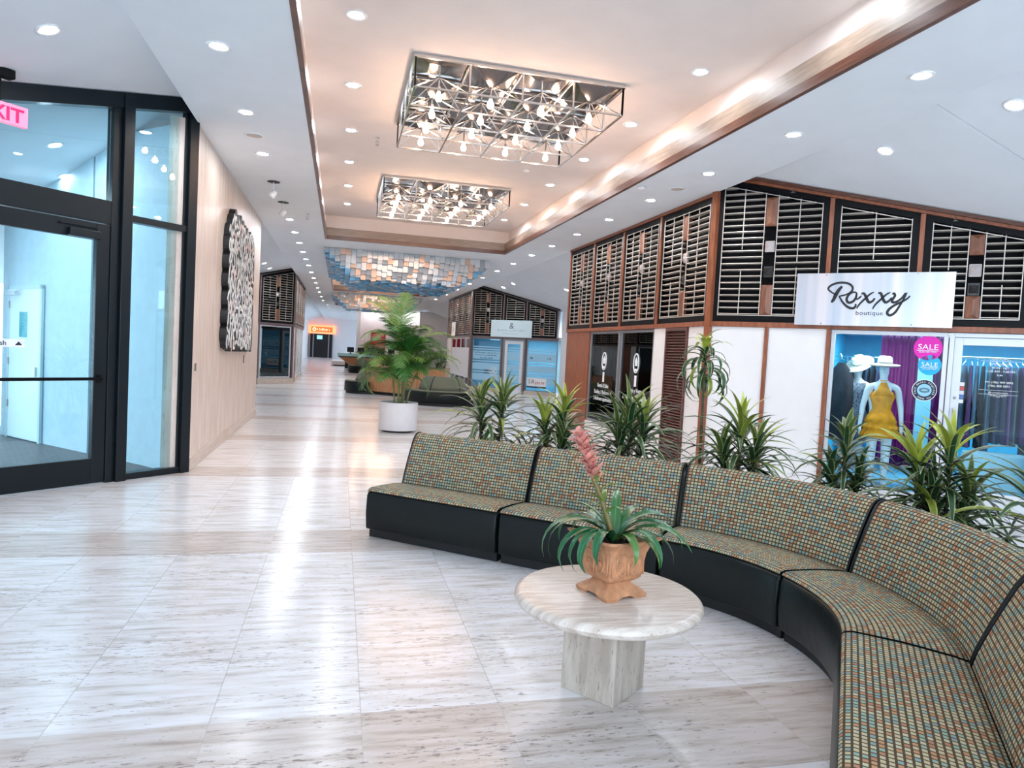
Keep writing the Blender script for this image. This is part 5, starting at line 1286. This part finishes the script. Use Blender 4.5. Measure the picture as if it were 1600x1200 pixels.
# ================================================================== seating and planters in the distance
FABF = mat('olive_fabric', (.17, .18, .13), .9, var=.2, vscale=60)
def round_sofa(label, cx, cyy, r0, r1, a0, a1, ns=40, seams=()):
    t = thing('round_sofa', label, 'sofa', (cx, cyy, 0), 0, 'round sofas beyond the palm')
    f = lambda s_, dd: ((r1-dd)*math.cos(R(a0+(a1-a0)*s_)), (r1-dd)*math.sin(R(a0+(a1-a0)*s_)))
    L = abs(R(a1-a0))*r1; w_ = r1-r0
    mb = MB(); sweep([(.05, 0), (.05, .08), (w_, .08), (w_, 0)], f, L, ns, 0, 1, [0]*4, (0, 0), mb); weld(mb.build('plinth', [PLINTH, PLINTH], t))
    mb = MB(); sweep([(0, .081), (0, .36), (.02, .39), (w_, .38), (w_, .081)], f, L, ns, 0, 1, [0]*5, (0, 0), mb); weld(mb.build('seat_base', [VINYL, VINYL], t, smooth=True, angle=40))
    mb = MB(); sweep([(.006, .391), (.03, .415), (w_*.7, .405), (w_*.72, .391)], f, L, ns, 0, 1, [0]*4, (0, 0), mb); weld(mb.build('seat_cushion', [FABF, VINYL], t, smooth=True, angle=40))
    mb = MB(); b = w_*.55; sweep([(b, .39), (b+.04, .52), (b+.10, .66), (b+.17, .76), (b+.25, .80), (b+.32, .78), (b+.36, .70), (b+.36, .39)], f, L, ns, 0, 1, [0]*8, (0, 0), mb)
    weld(mb.build('backrest', [FABF, VINYL], t, smooth=True, angle=50))
    mb = MB()
    for s_ in seams: mb.tube([(f(s_, d_-.004)[0], f(s_, d_-.004)[1], z+.003) for d_, z in [(b, .40), (b+.04, .52), (b+.10, .66), (b+.17, .76), (b+.25, .80)]], .012, 5)
    if seams: mb.build('seam_piping', VINYL, t)
    return t
round_sofa('round green-grey sofa with a domed back to the right of the white palm planter', 2.95, 20.0, .35, 1.18, 175, 365, 48, (.30, .68))
round_sofa('small rounded dark sofa end left of the near wooden planter', .80, 23.3, .02, .62, 150, 285, 24)
round_sofa('tiny dark rounded sofa near the wooden reception counter', 1.25, 39.6, .10, .80, 150, 330, 24)
t = thing('wooden_planter', 'large angular oak planter box behind the white palm planter', 'planter', (2.2, 23.6, 0))
pl_ = [(-1.32, -.55), (-.20, -1.55), (1.15, -1.05), (1.5, .3), (.4, 1.3), (-1.1, .9)]
MB().prism([(x*.95, y*.95) for x, y in pl_], 0, .10).build('plinth', PLINTH, t)
vb = [(x, y, .10) for x, y in pl_]+[(x*1.02, y*1.02, .93) for x, y in pl_]+[(x*.95, y*.95, .93) for x, y in pl_]+[(x*.93, y*.93, .80) for x, y in pl_]
fb = [tuple(range(6))[::-1]]+[(i+o_, (i+1) % 6+o_, (i+1) % 6+o_+6, i+o_+6) for o_ in (0, 6, 12) for i in range(6)]
MB().add(vb, fb).build('box', WOODP, t)
MB().prism([(x*.94, y*.94) for x, y in pl_], .78, .82).build('soil', SOIL, t)
mb = MB(); rl = random.Random(9)
for cx, cyy, hh in ((1.0, -.7, .85), (1.2, -.1, .9), (.55, -.5, .8), (-.3, -.6, .85), (.2, .5, 1.0), (-.7, .1, .9)):
    for i in range(40): strap(mb, (cx+rl.uniform(-.1, .1), cyy+rl.uniform(-.1, .1), .82+.35*rl.random()), i*2.4, R(rl.uniform(10, 80)), rl.uniform(.35, .5), .045, rl.uniform(.8, 1.8), 0, 6, .3)
mb.build('leaves', LEAFD, t, smooth=True, fix=False)
# reception counter
t = thing('reception_counter', 'distant flared orange-brown wooden counter with a pale teal glass top', 'counter', (1.9, 42.6, 0))
bt = [(-.85, -.5), (.85, -.5), (.95, .5), (-.95, .5)]; tp = [(-1.95, -1.0), (1.75, -1.0), (1.9, .9), (-1.9, .9)]
MB().add([(x, y, .02) for x, y in bt]+[(x, y, .80) for x, y in tp], [(3, 2, 1, 0), (4, 5, 6, 7)]+[(i, (i+1) % 4, (i+1) % 4+4, i+4) for i in range(4)]).build('body', WOODP, t)
box_obj('dark_rim', -2.0, 1.85, -1.05, .95, .80, .86, DARK, t); box_obj('glass_top', -2.05, 1.9, -1.1, 1.0, .86, 1.02, mat('teal_glass', (.35, .62, .60), .15), t)
rl = random.Random(4)
for i, l in enumerate(('left end', 'middle left', 'middle', 'middle right', 'right end')):
    t = thing('desk_monitor', 'tiny dark monitor on the distant counter, %s' % l, 'monitor', (.6+.6*i, 42.4, 1.02), rl.uniform(-.4, .4), 'monitors on the distant counter')
    box_obj('screen', -.2, .2, -.02, .02, .08, .38, DARK, t); MB().box(-.03, .03, -.01, .03, 0, .1).box(-.1, .1, -.06, .06, 0, .015).build('stand', DARK, t)
t = thing('stone_platform', 'low pale stone platform left of the distant counter', 'platform', (.55, 52.0, 0))
box_obj('base', -.9, 1.5, -2, 2.2, 0, .08, DARK, t); box_obj('slab', -1.1, 1.7, -2.2, 2.4, .08, .34, mat('pale_stone', (.62, .55, .52), .4), t); box_obj('step', .2, 1.7, -3.2, -2.21, .0, .2, mat('pale_stone', (.62, .55, .52), .4), t)
t = thing('dark_bin', 'dark square bin beside the distant counter', 'bin', (.55, 46.3, 0)); box_obj('body', -.22, .22, -.22, .22, 0, .55, DARK, t); box_obj('lid', -.25, .25, -.25, .25, .55, .62, ALUD, t)
t = thing('potted_shrub', 'small yellowish palm plant standing beyond the distant counter', 'potted plant', (1.65, 44.9, 0))
MB().lathe([(.25, 0), (.33, .5), (.30, .5), (.29, .45), (.0001, .45)], 20).build('pot', POTK, t)
mb = MB(); rl = random.Random(2)
for i in range(14): frond(mb, (0, 0, .5), i*2.4, R(rl.uniform(45, 80)), rl.uniform(1.1, 1.7), rl.uniform(.6, 1.6), rl.choice([.2, .5, .8]), .05, .4)
mb.build('fronds', LEAFP, t, fix=False)

# ================================================================== end of the corridor
PINKW = mat('far_shop_wall', (.80, .70, .70), .7, var=.05)
MB().box(1.0, 8.0, 48.0, 48.2, 0, ZS).build('wall_far_shop', PINKW, kind=ST)
MB().box(1.0, 1.25, 47.6, 48.0, 0, ZS).build('wall_far_pier', WALLW, kind=ST)
MB().box(3.2, 3.4, 47.7, 48.0, 0, ZS).build('wall_far_pier', WALLW, kind=ST)
MB().box(XR, 8.0, 46.9, 47.1, 0, 4.0).build('wall_far_right', WALLW, kind=ST)
t = thing('wall_canvas', 'red abstract canvas on the distant pink-white wall', 'picture', (2.45, 47.97, 1.55)); box_obj('canvas', -.45, .5, -.03, .0, -.2, .9, mat('red_paint', (.62, .02, .05), .5, var=.5, vscale=3), t); box_obj('stretcher', -.47, .52, -.01, .02, -.22, .92, DARK, t)
t = thing('wall_banner', 'narrow pink-red banner left of the red canvas', 'banner', (1.75, 47.97, 1.2)); box_obj('cloth', -.2, .2, -.02, 0, -.3, .5, mat('pink_banner', (.75, .20, .25), .6), t); MB().tube([(-.22, -.02, .5), (.22, -.02, .5)], .015, 6).build('rod', ALUD, t)
for i, x in enumerate((1.9, 2.9, 4.2, 5.0)):
    downlight(x, 47.55, ZS, 'tiny bright downlight washing the distant pink-white wall, %s from the left' % ORD[i] if i else 'tiny bright downlight washing the distant pink-white wall, leftmost', 'downlights at the distant shop wall')
for i, y in enumerate((47.0, 51, 55, 60, 65, 70)):  # rows of downlights added to brighten the corridor end
    for x in (-.9, .2):
        downlight(x, y, ZS, 'tiny added downlight beyond the counter, %s row from the camera, %s one' % (ORD[i], 'left' if x < 0 else 'right'), 'added downlights at the corridor end')
MB().box(XL-1.6, 8, 75, 75.3, 0, 5).build('wall_end', WALLW, kind=ST)
t = thing('dark_shop_opening', 'dark shop doorway at the far end of the corridor under the orange sign', 'doorway', (-1.95, 74.9, 0))
MB().box(-1.15, 1.15, -.02, .0, 0, 2.45).build('dark_opening', DARK, t)
for x in (-1.15, -.8, .75, 1.15): box_obj('jamb', x-.05, x+.05, -.12, -.021, 0, 2.45, ALUD, t)
box_obj('lit_screen', -.45, .1, -.05, -.021, 1.9, 2.3, mat('teal_screen', (.2, .5, .55), .4, emit=(.3, .8, .9), es=.6), t)
t = thing('lit_shop_sign', 'glowing orange-red sign over the dark doorway at the far end', 'sign', (-1.95, 74.85, 2.5))
box_obj('light_box', -1.3, 1.4, -.2, .04, 0, .85, mat('orange_box', (.9, .3, .15), .4, emit=(1, .30, .12), es=1.1), t); box_obj('face', -1.05, 1.1, -.23, -.201, .15, .68, mat('orange_face', (.8, .12, .03), .4, emit=(1, .12, .02), es=.8), t)
POI = mat('pale_orange_ink', (1, .7, .5), .4, emit=(1, .6, .35), es=1)
MB().tube([(-.72+.14*math.cos(a), -.24, .41+.14*math.sin(a)) for a in [2*math.pi*k/20 for k in range(20)]], .05, 6, closed=True).build('ring_emblem', POI, t); faint_line(t, -.42, .82, .30, .26, POI, 4, -.236)
